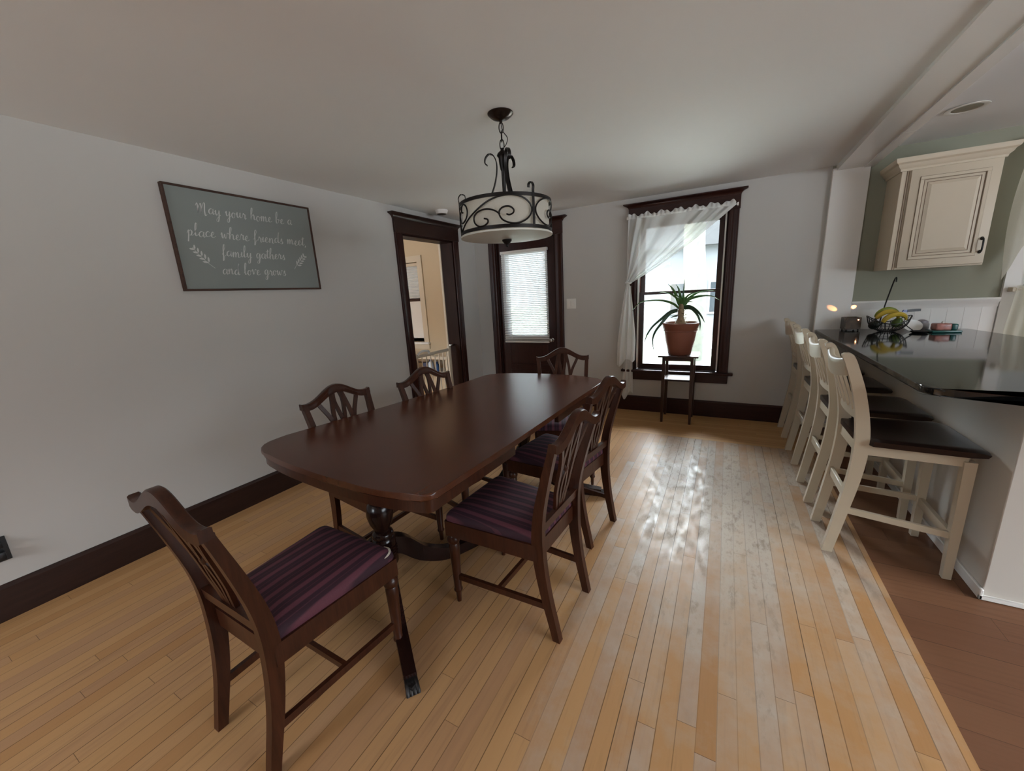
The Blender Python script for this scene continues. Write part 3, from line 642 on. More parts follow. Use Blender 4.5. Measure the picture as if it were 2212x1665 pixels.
# ------------------------------------------------------------------ dining table
TC = Vector((-1.31, 1.78, 0)); ZT = .755
def rnd_poly(pts, k=6):
    """polygon with per-corner radius: (x, y, r)"""
    out = []; n = len(pts)
    for i in range(n):
        p = Vector(pts[i][:2]); r = pts[i][2]; a = Vector(pts[i-1][:2]); c = Vector(pts[(i+1) % n][:2])
        if r <= 0: out.append((p.x, p.y)); continue
        da, dc = (a-p).normalized(), (c-p).normalized(); s = p+da*r; e = p+dc*r
        for j in range(k+1):
            q = j/k; v = s*(1-q)**2+p*2*q*(1-q)+e*q*q; out.append((v.x, v.y))
    return out
def outline(ins=0.):
    pts = [(-1.905, .905, .15), (-1.60, .848, .1), (-1.30, .822, .1), (-1.00, .818, .1), (-.802, .862, .035), (-.770, 1.4, 0), (-.742, 2.1, 0), (-.715, 2.66, .07), (-.93, 2.745, .1), (-1.20, 2.755, .1), (-1.46, 2.72, .1), (-1.665, 2.64, .07), (-1.69, 2.2, .1), (-1.78, 1.6, .1)]
    return [(x-TC.x, y-TC.y) for x, y in rnd_poly(pts)]
tb = thing('dining_table', 'long dark mahogany pedestal dining table with rounded corners', 'table', TC)
b = BM(); prism(b, outline(), ZT-.026, ZT, .008, 3); obj('tabletop', b, M['top'], tb, angle=89).modifiers.new('weighted', 'WEIGHTED_NORMAL')
b = BM()
for y0 in (-.365, .055):   # faint leaf joints, scored lines proud of nothing
    pass
def shrink(pts, d):
    c = Vector((0, 0)); out = []
    n = len(pts)
    for i in range(n):
        a, p, c2 = Vector(pts[i-1]), Vector(pts[i]), Vector(pts[(i+1) % n])
        t = (c2-a).normalized(); nrm = Vector((-t.y, t.x)); out.append(tuple(p+nrm*d))
    return out
b.free()
ol = outline(); inn = shrink(ol, .012)
def apron(name, ymax=None, ymin=None):
    bm = BM(); P = [p for p in inn if (ymax is None or p[1] <= ymax) and (ymin is None or p[1] >= ymin)]
    def xat(y, side):
        best = None
        for i in range(len(inn)):
            a, c = inn[i-1], inn[i]
            if (a[1]-y)*(c[1]-y) <= 0 and abs(a[1]-c[1]) > 1e-9:
                x = a[0]+(c[0]-a[0])*(y-a[1])/(c[1]-a[1])
                if side*x > 0: best = x
        return best
    yl = ymax if ymax is not None else ymin
    lf, rt = (xat(yl, -1), yl), (xat(yl, 1), yl)
    # P as an open chain from the left end to the right end
    if ymax is not None:
        k = max(range(len(P)), key=lambda i: P[i][1]+(-10 if P[i][0] > 0 else 0)); P = P[k:]+P[:k]; chain = [lf]+P+[rt]
    else:
        k = max(range(len(P)), key=lambda i: -P[i][1]+(-10 if P[i][0] < 0 else 0)); P = P[k:]+P[:k]; chain = [rt]+P+[lf]
    th = .024; inner = []
    for i in range(len(chain)):
        a, c = Vector(chain[max(i-1, 0)]), Vector(chain[min(i+1, len(chain)-1)]); t_ = (c-a).normalized(); inner.append(tuple(Vector(chain[i])+Vector((-t_.y, t_.x))*th))
    loft(bm, [[(o[0], o[1], ZT-.027), (q[0], q[1], ZT-.027), (q[0], q[1], ZT-.074), (o[0], o[1], ZT-.074)] for o, q in zip(chain, inner)])
    return obj(name, bm, M['mahog'], tb, angle=35)
apron('apron', ymax=-.37); apron('apron', ymin=.10)
def pedestal(cx, cy, angs):
    root = (cx-TC.x, cy-TC.y)
    b = BM(); lathe(b, [(.10, ZT-.03), (.10, ZT-.055), (.045, ZT-.075), (.038, .60), (.042, .56), (.036, .545), (.036, .535), (.052, .525), (.056, .51), (.052, .495), (.044, .49), (.042, .478), (.052, .468), (.060, .44), (.061, .415), (.052, .375), (.038, .345), (.034, .33), (.046, .322), (.050, .31), (.046, .298), (.052, .29), (.056, .27), (.056, .16), (.050, .15), (.030, .14), (0, .135)], (root[0], root[1], 0), 28)
    for z in (.25, .235, .22): tube(b, [(root[0]+.0565*math.cos(a), root[1]+.0565*math.sin(a), z) for a in [2*PI*k/24 for k in range(24)]], .004, 6, True)
    obj('pedestal_column', b, M['mahogd'], tb, angle=50)
    for a in angs:
        d = Vector((math.cos(math.radians(a)), math.sin(math.radians(a)), 0)); o = Vector((root[0], root[1], 0))
        P = crom([o+d*.03+Vector((0, 0, .245)), o+d*.09+Vector((0, 0, .215)), o+d*.18+Vector((0, 0, .125)), o+d*.31+Vector((0, 0, .055)), o+d*.45+Vector((0, 0, .036)), o+d*.54+Vector((0, 0, .030))], 5)
        b = BM(); bar(b, P, lambda k: .060-.014*k, lambda k: .088-.040*k)
        obj('pedestal_leg', b, M['mahogd'], tb, angle=50)
        b = BM(); q = o+d*.555; s = Vector((-d.y, d.x, 0))
        for w in (-.016, -.0055, .0055, .016): tube(b, crom([q-d*.03+s*w+Vector((0, 0, .034)), q+s*w+Vector((0, 0, .032)), q+d*.022+s*w*1.15+Vector((0, 0, .018)), q+d*.03+s*w*1.2+Vector((0, 0, .008))], 4), lambda k: .0085-.002*k, 8)
        box(b, q-Vector((.02, .02, -.002)), q+Vector((.02, .02, .036)), .008, 2)
        obj('paw_foot', b, M['iron'], tb)
pedestal(-1.355, 1.115, (-37, 68, 195)); pedestal(-1.20, 2.28, (12, 125, 243))

# ------------------------------------------------------------------ dining chairs (facing local +y)
def make_chair(label):
    r = thing('dining_chair', label, 'chair', (0, 0, 0), 0, 'mahogany chairs around the dining table')
    b = BM()
    fw, rw, yf, yr, z0, z1, th = .216, .182, .248, -.205, .355, .425, .022
    o = [(-rw, yr), (rw, yr), (fw, yf-.01), (fw-.03, yf), (-fw+.03, yf), (-fw, yf-.01)]
    i = [(-rw+th, yr+th), (rw-th, yr+th), (fw-th, yf-.01-th), (fw-.03-th/2, yf-th), (-fw+.03+th/2, yf-th), (-fw+th, yf-.01-th)]
    loft(b, [[(p[0], p[1], z0), (p[0], p[1], z1), (q[0], q[1], z1), (q[0], q[1], z0)] for p, q in zip(o, i)], False, True)
    obj('seat_frame', b, M['mahog'], r, angle=30)
    # padded slip seat
    b = BM(); oc = rnd_poly([(-.165, -.19, .02), (.165, -.19, .02), (.204, .236, .035), (-.204, .236, .035)][::1], 5)
    rings = []
    for k, z in ((.985, .408), (1.03, .416), (1.05, .430), (1.04, .446), (1.0, .458), (.90, .467), (.70, .474), (.35, .478)): rings.append([(x*k, .02+(y-.02)*k, z) for x, y in oc])
    loft(b, rings); obj('seat_cushion', b, M['seat'], r, angle=80)
    for s in (-1, 1):
        b = BM(); cx, cy = s*.186, .222
        box(b, (cx-.024, cy-.024, .350), (cx+.024, cy+.024, .424), .003, 1)
        lathe(b, [(.016, .352), (.019, .345), (.026, .338), (.029, .325), (.026, .312), (.020, .306), (.024, .298), (.0235, .27), (.0165, .075), (.020, .068), (.020, .060), (.013, .052), (.010, 0)], (cx, cy, 0), 16)
        obj('front_leg', b, M['mahog'], r, angle=45)
        path = [(.155, -.269, 0), (.156, -.252, .08), (.159, -.229, .19), (.164, -.211, .32), (.169, -.206, .44), (.174, -.218, .56), (.184, -.252, .70), (.196, -.299, .862)]
        P = crom([(s*x, y, z) for x, y, z in path], 5); rings = []; n = len(P)
        for j, p in enumerate(P):
            k = p.z/.862; w = .0145 if k < .6 else .0145-.002*(k-.6); d = .0155+.0095*max(0, 1-abs(k-.47)/.47)-.003*max(0, k-.6)
            rings.append([(p.x-w, p.y-d, p.z), (p.x+w, p.y-d, p.z), (p.x+w, p.y+d, p.z), (p.x-w, p.y+d, p.z)])
        b = BM(); loft(b, rings); obj('rear_leg', b, M['mahog'], r, angle=40)
    # crest rail: serpentine, highest at the centre
    def cz(x): 
        a = min(1, abs(x)/.20); return .936-.071*(.5-.5*math.cos(PI*min(1, a*1.13)))
    def byz(z): return -.206-.090*max(0, (z-.46)/.40)**1.3
    b = BM(); rings = []; n = 28
    for j in range(n+1):
        x = -.211+.422*j/n; zt = cz(x)+(.006 if abs(x) > .197 else 0); h = .046-.012*abs(x)/.2; yc = byz(.865)-.006*(1-(x/.204)**2)
        rings.append([(x, yc-.017, zt-.004), (x, yc-.012, zt), (x, yc+.010, zt), (x, yc+.014, zt-.004), (x, yc+.014, zt-.016), (x, yc+.017, zt-.02), (x, yc+.017, zt-h), (x, yc-.017, zt-h)])
    loft(b, rings); obj('crest_rail', b, M['mahog'], r, angle=40)
    b = BM(); rings = []
    for x in (-.172, .172): rings.append([(x, -.222, .474), (x, -.200, .474), (x, -.204, .512), (x, -.226, .512)])
    loft(b, rings); obj('lower_back_rail', b, M['mahog'], r, angle=30)
    # pierced back: interlaced ribs
    b = BM()
    def rib(pts, w): bar(b, crom([(x, byz(z)+.0, z) for x, z in pts], 5), w, .013, up=(0, 1, 0))
    for s in (-1, 1):
        rib([(s*.128, .868), (s*.108, .826), (s*.080, .77), (s*.062, .715), (s*.056, .665), (s*.052, .60), (s*.038, .55), (s*.030, .505)], .021)
        rib([(s*.026, .905), (s*.038, .85), (s*.052, .775), (s*.058, .70)], .021)
        rib([(s*.016, .905), (s*.026, .85), (s*.018, .79), (s*.006, .73), (0, .69)], .019)
        rib([(0, .70), (s*.014, .65), (s*.020, .60), (s*.012, .55), (s*.006, .505)], .017)
        sphere(b, (s*.128, byz(.85), .853), .012, (1, .5, 1))
    sphere(b, (0, byz(.69), .69), .02, (.9, .45, 1.1))
    obj('pierced_splat', b, M['mahog'], r, angle=40)
    for s in (-1, 1):
        b = BM(); bar(b, [(s*.186, .21, .135), (s*.158, -.237, .148)], .016, .026); obj('side_stretcher', b, M['mahog'], r, angle=30)
    b = BM(); bar(b, [(-.170, .0, .142), (.170, .0, .142)], .016, .024); obj('cross_stretcher', b, M['mahog'], r, angle=30)
    return r
chair = make_chair('mahogany chair with torn striped plum seat at the near end of the table')
chair.location = (-1.258, .664, 0); chair.rotation_euler = (0, 0, math.radians(-1))
for loc, rz, lab in (((-.772, 1.373, 0), 85.8, 'mahogany chair with striped plum seat on the bar side of the table, nearer of two'),
                     ((-.813, 2.02, 0), 80.5, 'mahogany chair on the bar side of the table, farther one toward the window'),
                     ((-1.615, 1.375, 0), -94, 'mahogany chair between table and sign wall, the one nearer the sign'),
                     ((-1.461, 1.90, 0), -101.4, 'mahogany chair between table and sign wall, the one in front of the doorway'),
                     ((-1.03, 2.66, 0), -157.6, 'mahogany chair at the far end of the table in front of the dark door')):
    copy_thing(chair, loc, math.radians(rz), lab)

b = BM(); P = crom([(.150, .243, .4515), (.172, .240, .4525), (.190, .231, .4525), (.201, .216, .4515), (.205, .195, .450)], 5)
tube(b, P, lambda k: .0012+.0058*math.sin(PI*min(1, max(0, k))), 7); o = obj('torn_batting', b, M['batting'], chair); o['label'] = 'cream batting showing through a torn seat corner'
# ------------------------------------------------------------------ pendant lamp
PX, PY = -1.078, 1.98
pl = thing('pendant_lamp', 'drum pendant lamp with dark iron scrollwork hanging over the table', 'lamp', (PX, PY, H))
b = BM(); lathe(b, [(.066, 0), (.066, -.004), (.060, -.010), (.045, -.022), (.022, -.031), (.008, -.034), (.008, -.046), (0, -.047)], n=32); obj('canopy', b, M['bronze'], pl)
ZT2, ZB2, RR = 1.852-H, 1.692-H, .246
def link(z, ry):
    b = BM(); P = [(.011*math.cos(a), 0, .026*math.sin(a)) for a in [2*PI*k/18 for k in range(18)]]
    rot = Matrix.Rotation(ry, 3, 'Z'); tube(b, [rot @ Vector(p)+Vector((0, 0, z)) for p in P], .0028, 6, True); return obj('chain_link', b, M['iron'], pl)
for k, z in enumerate((-.066, -.106, -.146)): link(z, .4+k*PI/2)
b = BM(); tube(b, crom([(0, 0, -.04), (.006, .004, -.08), (.028, .01, -.115), (.022, .006, -.145), (.004, 0, -.165)], 6), .0022, 6); obj('feed_wire', b, M['iron'], pl)
b = BM(); lathe(b, [(.006, -.160), (.010, -.172), (.026, -.186), (.030, -.196), (.022, -.206), (.020, -.235), (.015, -.262), (.011, -.27), (.0095, ZT2+.02), (.0095, ZT2), (0, ZT2)], n=20); obj('hub', b, M['iron'], pl)
for a in (200, 320, 80):
    b = BM(); d = Vector((math.cos(math.radians(a)), math.sin(math.radians(a)), 0))
    P = crom([d*r+Vector((0, 0, z)) for r, z in ((.100, ZT2-.004), (.078, ZT2+.035), (.052, ZT2+.09), (.036, ZT2+.15), (.034, ZT2+.20), (.048, ZT2+.235), (.072, ZT2+.245), (.092, ZT2+.228), (.096, ZT2+.205), (.084, ZT2+.192))], 5)
    bar(b, P, .016, .005, up=tuple(d)); obj('scroll_arm', b, M['iron'], pl, angle=60)
b = BM()
for a in (200, 320, 80):
    d = Vector((math.cos(math.radians(a)), math.sin(math.radians(a)), 0)); bar(b, [Vector((0, 0, ZT2-.006)), d*RR+Vector((0, 0, ZT2-.006))], .012, .005)
obj('spider', b, M['iron'], pl)
def ring(z0, z1, r):
    b = BM(); lathe(b, [(r-.004, z0), (r+.001, z0), (r+.001, z1), (r-.004, z1), (r-.004, z0)], n=72, caps=False); return b
obj('upper_ring', ring(ZT2-.016, ZT2, RR), M['iron'], pl, angle=30)
obj('lower_ring', ring(ZB2, ZB2+.016, RR), M['iron'], pl, angle=30)
M['shade'] = simple_trans('linen drum shade', (.90, .87, .79), .05, .58)
M['opal'] = paint('opal glass', (.62, .62, .56), .42, .02)
b = BM(); lathe(b, [(RR-.014, ZB2+.004), (RR-.014, ZT2-.004)], n=72, caps=False); obj('drum_shade', b, M['shade'], pl)
b = BM(); lathe(b, [(RR+.003, ZB2-.004), (RR+.003, ZB2-.012), (RR*.8, ZB2-.018), (RR*.4, ZB2-.023), (0, ZB2-.024), (0, ZB2-.018), (RR*.8, ZB2-.011), (RR+.003, ZB2-.004)], n=64, caps=False); obj('glass_diffuser', b, M['opal'], pl)
b = BM(); lathe(b, [(.026, ZB2-.024), (.027, ZB2-.030), (.018, ZB2-.042), (.008, ZB2-.05), (.008, ZB2-.058), (.004, ZB2-.062), (0, ZB2-.063)], n=18); obj('finial', b, M['iron'], pl)
# scrollwork: panels between three bars, drawn on the cylinder
def oncyl(u, v, a0, sp, mir):
    u = 1-u if mir else u; a = math.radians(a0+sp*u); z = ZB2+.012+(ZT2-ZB2-.024)*v
    return Vector((RR*math.cos(a), RR*math.sin(a), z))
curves = [
 [(.13, .0), (.25, .27), (.40, .57), (.55, .84), (.68, .97), (.80, .98), (.90, .88), (.965, .68), (.975, .45), (.93, .22), (.85, .07), (.77, .05), (.69, .16), (.655, .34), (.66, .50), (.70, .60), (.755, .60), (.79, .50), (.785, .39), (.75, .33), (.72, .36)],
 [(.66, .36), (.61, .50), (.53, .58), (.44, .54), (.385, .40), (.385, .20), (.43, .05), (.49, .03), (.535, .12), (.535, .23), (.50, .28)],
 [(.10, .40), (.06, .62), (.09, .42), (.17, .30), (.25, .40), (.285, .62), (.265, .84), (.21, .94), (.165, .86), (.16, .72), (.19, .66)],
]
# bar azimuths so that one bar faces the viewer's right
for k, a0 in enumerate((-147, -27, 93)):
    for cv in curves:
        b = BM(); P = crom([(u, v, 0) for u, v in cv], 5); tube(b, [oncyl(p.x, p.y, a0, 120, k == 1) for p in P], .0042, 6); obj('scroll', b, M['iron'], pl)
    d = Vector((math.cos(math.radians(a0)), math.sin(math.radians(a0)), 0)); b = BM()
    P = [d*RR+Vector((0, 0, ZB2+.004)), d*RR+Vector((0, 0, ZT2))]+crom([d*(RR+q)+Vector((0, 0, ZT2+z)) for q, z in ((0, .012), (.002, .032), (-.012, .05), (-.032, .046), (-.036, .03))], 5)
    bar(b, P, .013, .004, up=tuple(d)); obj('upright_strap', b, M['iron'], pl, angle=60)

# ------------------------------------------------------------------ bar stools (facing local +y)
def make_stool(label):
    r = thing('bar_stool', label, 'stool', (0, 0, 0), 0, 'cream bar stools along the counter')
    for s in (-1, 1):
        path = [(.148, -.238, 0), (.152, -.205, .22), (.158, -.176, .44), (.162, -.170, .60), (.166, -.182, .72), (.172, -.212, .86), (.178, -.252, .98), (.180, -.268, 1.018)]
        P = crom([(s*x, y, z) for x, y, z in path], 6); rings = []
        for p in P:
            k = p.z/1.018; d = .0215+.006*max(0, 1-abs(k-.55)/.5); w = .0155
            rings.append([(p.x-w, p.y-d, p.z), (p.x+w, p.y-d, p.z), (p.x+w, p.y+d, p.z), (p.x-w, p.y+d, p.z)])
        t_ = rings[-1]; cxm = sum(q[0] for q in t_)/4; cym = sum(q[1] for q in t_)/4
        for f, dz in ((.85, .009), (.5, .015)): rings.append([(q[0], cym+(q[1]-cym)*f-.004, t_[0][2]+dz) for q in t_])
        b = BM(); loft(b, rings); obj('rear_leg', b, M['cream'], r, angle=40)
        b = BM(); rings = []
        for z, q, w in ((0, .192, .015), (.3, .188, .018), (.575, .185, .020)): rings.append([(s*.178-w, q-w, z), (s*.178+w, q-w, z), (s*.178+w, q+w, z), (s*.178-w, q+w, z)])
        loft(b, rings); obj('front_leg', b, M['cream'], r, angle=30)
        b = BM(); bar(b, [(s*.165, -.165, .575), (s*.178, .18, .575)], .018, .05); obj('side_apron', b, M['cream'], r, angle=30)
        b = BM(); bar(b, [(s*.153, -.20, .245), (s*.178, .188, .215)], .016, .030); obj('side_stretcher', b, M['cream'], r, angle=30)
    b = BM(); box(b, (-.17, .172, .55), (.17, .192, .60), .002, 1); obj('front_apron', b, M['cream'], r)
    b = BM(); box(b, (-.155, -.184, .545), (.155, -.164, .60), .002, 1); obj('rear_apron', b, M['cream'], r)
    b = BM(); box(b, (-.17, .178, .18), (.17, .20, .225), .004, 2); obj('footrest', b, M['cream'], r)
    b = BM(); box(b, (-.145, -.205, .30), (.145, -.188, .345), .003, 1); obj('rear_stretcher', b, M['cream'], r)
    # dished dark saddle seat
    b = BM(); nx, ny = 20, 16; g0, g1 = [], []
    for j in range(ny+1):
        v = j/ny; y = -.188+.425*v; w = .142 if y < -.137 else .198+.022*v-.018*max(0, v-.86)/.14; r0, r1 = [], []
        for i in range(nx+1):
            u = -1+2*i/nx; dish = .012*(1-u*u)*math.sin(PI*min(1, .15+v*.8)); edge = .010*max(0, (abs(u)-.85)/.15)**2+.012*max(0, (v-.88)/.12)**2
            r0.append(b.verts.new((u*w, y, .636-dish-edge))); r1.append(b.verts.new((u*w*.985, -.188+.418*v, .601)))
        g0.append(r0); g1.append(r1)
    for j in range(ny):
        for i in range(nx):
            b.faces.new((g0[j][i], g0[j][i+1], g0[j+1][i+1], g0[j+1][i])); b.faces.new((g1[j][i], g1[j+1][i], g1[j+1][i+1], g1[j][i+1]))
    for j in range(ny):
        for i in (0, nx): b.faces.new((g0[j][i], g0[j+1][i], g1[j+1][i], g1[j][i]))
    for i in range(nx):
        for j in (0, ny): b.faces.new((g0[j][i], g0[j][i+1], g1[j][i+1], g1[j][i]))
    obj('saddle_seat', b, M['sseat'], r, angle=60)
    # scooped crest rail between the posts
    b = BM(); rings = []
    for j in range(17):
        u = -1+2*j/16; x = u*.170; zt = 1.012-.022*(1-u*u)**1.0; yc = -.262-.018*(1-u*u); h = .085
        rings.append([(x, yc+.012, zt-h), (x, yc+.014, zt-.02), (x, yc+.011, zt-.004), (x, yc+.001, zt+.002), (x, yc-.012, zt-.002), (x, yc-.017, zt-.012), (x, yc-.013, zt-.026), (x, yc-.006, zt-h)])
    loft(b, rings); obj('crest_rail', b, M['cream'], r, angle=60)
    b = BM(); rings = []
    for j in range(11):
        u = -1+2*j/10; x = u*.16; yc = -.188-.012*(1-u*u); rings.append([(x, yc-.010, .715), (x, yc+.010, .715), (x, yc+.008, .765), (x, yc-.012, .765)])
    loft(b, rings); obj('lower_back_rail', b, M['cream'], r, angle=40)
    for x in (-.105, -.035, .035, .105):
        q = 1-(x/.17)**2; b = BM(); bar(b, crom([(x, -.198-.012*q, .755), (x, -.226-.014*q, .85), (x, -.256-.016*q, .94)], 5), .026, .011, up=(0, 1, 0)); obj('back_slat', b, M['cream'], r, angle=40)
    return r
stool = make_stool('nearest cream bar stool with dark saddle seat at the counter end')
stool.location = (.775, 2.45, 0); stool.rotation_euler = (0, 0, -PI/2)
for y, lab, a in ((2.968, 'second cream bar stool counting from the near counter end', 0), (3.575, 'third cream bar stool counting from the near counter end', .02), (4.172, 'cream bar stool farthest down the counter, beside the window wall', 0)):
    copy_thing(stool, (.770, y, 0), -PI/2+a, lab)

# ------------------------------------------------------------------ peninsula and counter
t = thing('peninsula_cabinet', 'white panelled bar cabinet under the dark counter', 'cabinet', (1.36, 3.3, 0))
px0, px1, py0, py1 = 1.04-1.36, 1.70-1.36, 2.165-3.3, D-3.3-.001
b = BM(); box(b, (px0, py0, 0), (px1, py1, .888), .003, 1); obj('cabinet_body', b, paint('warm white bar paint', (.58, .54, .485), .45, .02), t)
b = BM(); box(b, (px0-.012, py0-.012, 0), (px0, py1, .05), .003, 1); obj('toe_strip', b, M['white'], t)
b = BM(); box(b, (px0-.012, py0-.012, 0), (px1, py0, .022), .003, 1); obj('toe_strip', b, M['white'], t)
ct = thing('countertop', 'polished black granite counter along the bar stools', 'counter', (1.23, 3.3, .889))
b = BM(); P = rnd_poly([(.732-1.23, D-3.302, 0), (.732-1.23, 2.13-3.3, .055), (.80-1.23, 2.098-3.3, .05), (1.77-1.23, 2.098-3.3, .05), (1.77-1.23, 3.75-3.3, .1), (1.70-1.23, D-3.302, .02)], 6)
prism(b, P, 0, .032, .006, 3); obj('counter_slab', b, M['granite'], ct, angle=89).modifiers.new('weighted', 'WEIGHTED_NORMAL')

# wainscot and rail on the kitchen wall
t = thing('trim_4', 'white beadboard wainscot with cap rail behind the counter', 'wainscot', (0, 0, 0), 0, None, 'structure')
b = BM(); box(b, (.962, D-.012, 0), (KW[0]-.09, D, 1.12)); obj('beadboard', b, M['white'], t, False)
b = BM()
loft(b, [[(x, D-d, z) for d, z in ((0, 1.09), (.018, 1.09), (.022, 1.12), (.036, 1.135), (.04, 1.15), (.034, 1.16), (0, 1.16))] for x in (.962, KW[0]-.09)]); obj('cap_rail', b, M['white'], t, True)
b = BM()
for x in [1.0+.095*k for k in range(9)]: box(b, (x, D-.0135, .90), (x+.004, D-.0118, 1.09))
obj('bead_line', b, M['white'], t, False)
# kitchen window on the right edge
t = thing('window_3', 'white framed kitchen window at the right edge', 'window', (0, 0, 0), 0, None, 'structure')
b = BM(); wall_with_holes(b, 0, KW[0]-.085, KW[1]+.09, KW[2]-.09, KW[3]+.09, D-.022, D, [KW]); obj('casing', b, M['white'], t, False)
b = BM(); wall_with_holes(b, 0, KW[0], KW[1], KW[2], KW[3], D+.07, D+.11, [(KW[0]+.045, KW[1]-.045, KW[2]+.05, 1.47), (KW[0]+.045, KW[1]-.045, 1.51, KW[3]-.05)]); obj('sash', b, M['white'], t, False)
b = BM(); box(b, (KW[0]+.04, D+.088, KW[2]+.04), (KW[1]-.04, D+.091, KW[3]-.04)); obj('glass_pane', b, M['glass'], t, False)
kb = thing('kitchen_blind', 'white mini blind in the kitchen window', 'blind', (2.34, D+.035, 1.2))
b = BM()
for k in range(38):
    z = .02+k*.0245; vs = [b.verts.new(p) for p in ((-.37, -.012, z+.006), (.37, -.012, z+.006), (.37, .012, z-.005), (-.37, .012, z-.005))]; b.faces.new(vs)
obj('slats', b, M['blind'], kb, False)
b = BM(); box(b, (-.38, -.02, .945), (.38, .02, .975)); obj('headrail', b, M['plastic'], kb)
rod = thing('cafe_rod', 'beige curtain rod halfway up the kitchen window', 'curtain rod', (2.3, D-.07, 1.215))
b = BM(); tube(b, [(-.42, 0, 0), (.45, 0, 0)], .011, 10); obj('rod', b, M['cab'], rod)
for x in (-.42, .45):
    b = BM(); box(b, (x-.012, -.014, -.016), (x+.006, .05, .016), .003, 1); obj('bracket', b, M['cab'], rod)
cf = thing('cafe_curtain', 'gathered cream cafe curtain hanging below the rod in the kitchen', 'curtain', (2.3, D-.07, 1.2))
b = BM(); g = []
for j in range(13):
    v = j/12; row = []
    for i in range(161):
        u = i/160; x = -.41+.85*u; z = .042-v*(.56); y = -.016*(1 if v > .08 else .8)+(.006+.012*v)*math.sin(u*72+.5*math.sin(v*3))
        row.append(b.verts.new((x-.03*v, y, z)))
    g.append(row)
for j in range(12):
    for i in range(160): b.faces.new((g[j][i], g[j][i+1], g[j+1][i+1], g[j+1][i]))
obj('gathered_panel', b, M['lace'], cf, angle=180)
vr = thing('valance_rod', 'white rod holding the kitchen valance', 'curtain rod', (2.3, D-.07, 2.24))
b = BM(); tube(b, [(-.5, 0, 0), (.5, 0, 0)], .011, 10); obj('rod', b, M['plastic'], vr)
for x in (-.5, .5):
    b = BM(); box(b, (x-.006, -.014, -.016), (x+.006, .07, .016), .003, 1); obj('bracket', b, M['plastic'], vr)
vl = thing('swag_valance', 'white swag valance falling beside the kitchen window', 'curtain', (2.3, D-.07, 2.2))
b = BM(); g = []
for j in range(29):
    v = j/28; row = []
    for i in range(61):
        u = i/60; s = abs(2*u-1); ln = .30+.66*s**2.2; inw = .06*math.sin(PI*v)*(1 if u < .5 else -1)
        x = -.49+.98*u+(-.02*v)*(1 if u < .5 else -1)+inw*s*-.6; z = .05-v*ln; y = -.02-.02*math.sin(PI*v)+(.008+.012*v)*math.sin(u*44+v*4)
        row.append(b.verts.new((x, y, z)))
    g.append(row)
for j in range(28):
    for i in range(60): b.faces.new((g[j][i], g[j][i+1], g[j+1][i+1], g[j+1][i]))
obj('swag_cloth', b, M['lace'], vl, angle=180)

# ------------------------------------------------------------------ hanging kitchen cabinet
cx0, cx1, cz0, cz1, cyf = 1.080, 1.592, 1.405, 2.165, D-.322
k = thing('wall_cabinet', 'antique cream wall cabinet with raised panel door and crown', 'cabinet', (1.336, D, 1.405))
def off(p): return (p[0]-1.336, p[1]-D, p[2]-1.405)
b = BM(); box(b, off((cx0, cyf, cz0)), off((cx1, D-.0005, cz1)), .002, 1); obj('cabinet_body', b, M['cab'], k)
b = BM(); box(b, off((cx0+.028, cyf-.0015, cz0)), off((cx0+.032, cyf+.001, 2.10))); box(b, off((cx0+.040, cyf-.0015, cz0)), off((cx0+.042, cyf+.001, 2.10))); obj('corner_bead', b, M['glaze'], k, False)
dr = bpy.data.objects.new('cabinet_door', None); COL.objects.link(dr); dr.parent = k
dx0, dx1, dz0, dz1 = cx0+.05, cx1-.006, cz0+.012, 2.10
b = BM(); y = cyf-.020
box(b, off((dx0, y, dz0)), off((dx1, cyf-.001, dz1)), .004, 2)
obj('door_slab', b, M['cab'], dr)
def picture(bm, x0, x1, z0, z1, w, ya, yb, bev=.0015):
    for (xa, xb, za, zc) in ((x0, x1, z0, z0+w), (x0, x1, z1-w, z1), (x0, x0+w, z0+w, z1-w), (x1-w, x1, z0+w, z1-w)): box(bm, off((xa, ya, za)), off((xb, yb, zc)), bev, 1)
b = BM(); picture(b, dx0+.052, dx1-.052, dz0+.055, dz1-.055, .020, y-.007, y); obj('door_molding', b, M['cab'], dr)
b = BM()
for ins in (.050, .074, .092): picture(b, dx0+ins, dx1-ins, dz0+ins+.003, dz1-ins-.003, .003, y-.0016, y+.001, 0)
obj('glaze_lines', b, M['glaze'], dr, False)['label'] = 'brown glaze lines'
b = BM(); x0, x1, z0, z1 = dx0+.097, dx1-.097, dz0+.10, dz1-.10
loft(b, [[off((x0, y, z0)), off((x1, y, z0)), off((x1, y, z1)), off((x0, y, z1))], [off((x0+.018, y-.007, z0+.018)), off((x1-.018, y-.007, z0+.018)), off((x1-.018, y-.007, z1-.018)), off((x0+.018, y-.007, z1-.018))]]); obj('raised_panel', b, M['cab'], dr, False)
b = BM(); hx = dx1-.030
tube(b, crom([off((hx, y, 1.495)), off((hx, y-.022, 1.500)), off((hx, y-.028, 1.54)), off((hx, y-.022, 1.580)), off((hx, y, 1.585))], 6), .0055, 8)
for zz in (1.495, 1.585): sphere(b, off((hx, y-.002, zz)), .010, (1, .5, 1.2))
obj('handle', b, M['blackiron'], dr)['label'] = 'black iron pull handle'
b = BM(); prof = [(0, 2.10), (.010, 2.10), (.013, 2.115), (.026, 2.128), (.033, 2.145), (.046, 2.155), (.052, 2.17), (.052, 2.185), (0, 2.185)]
rings = []
for d, z in prof: rings.append([off((cx0-d, D, z)), off((cx0-d, cyf-d, z)), off((cx1+d, cyf-d, z)), off((cx1+d, D, z))])
loft(b, rings); obj('crown_molding', b, M['cab'], k, angle=30)

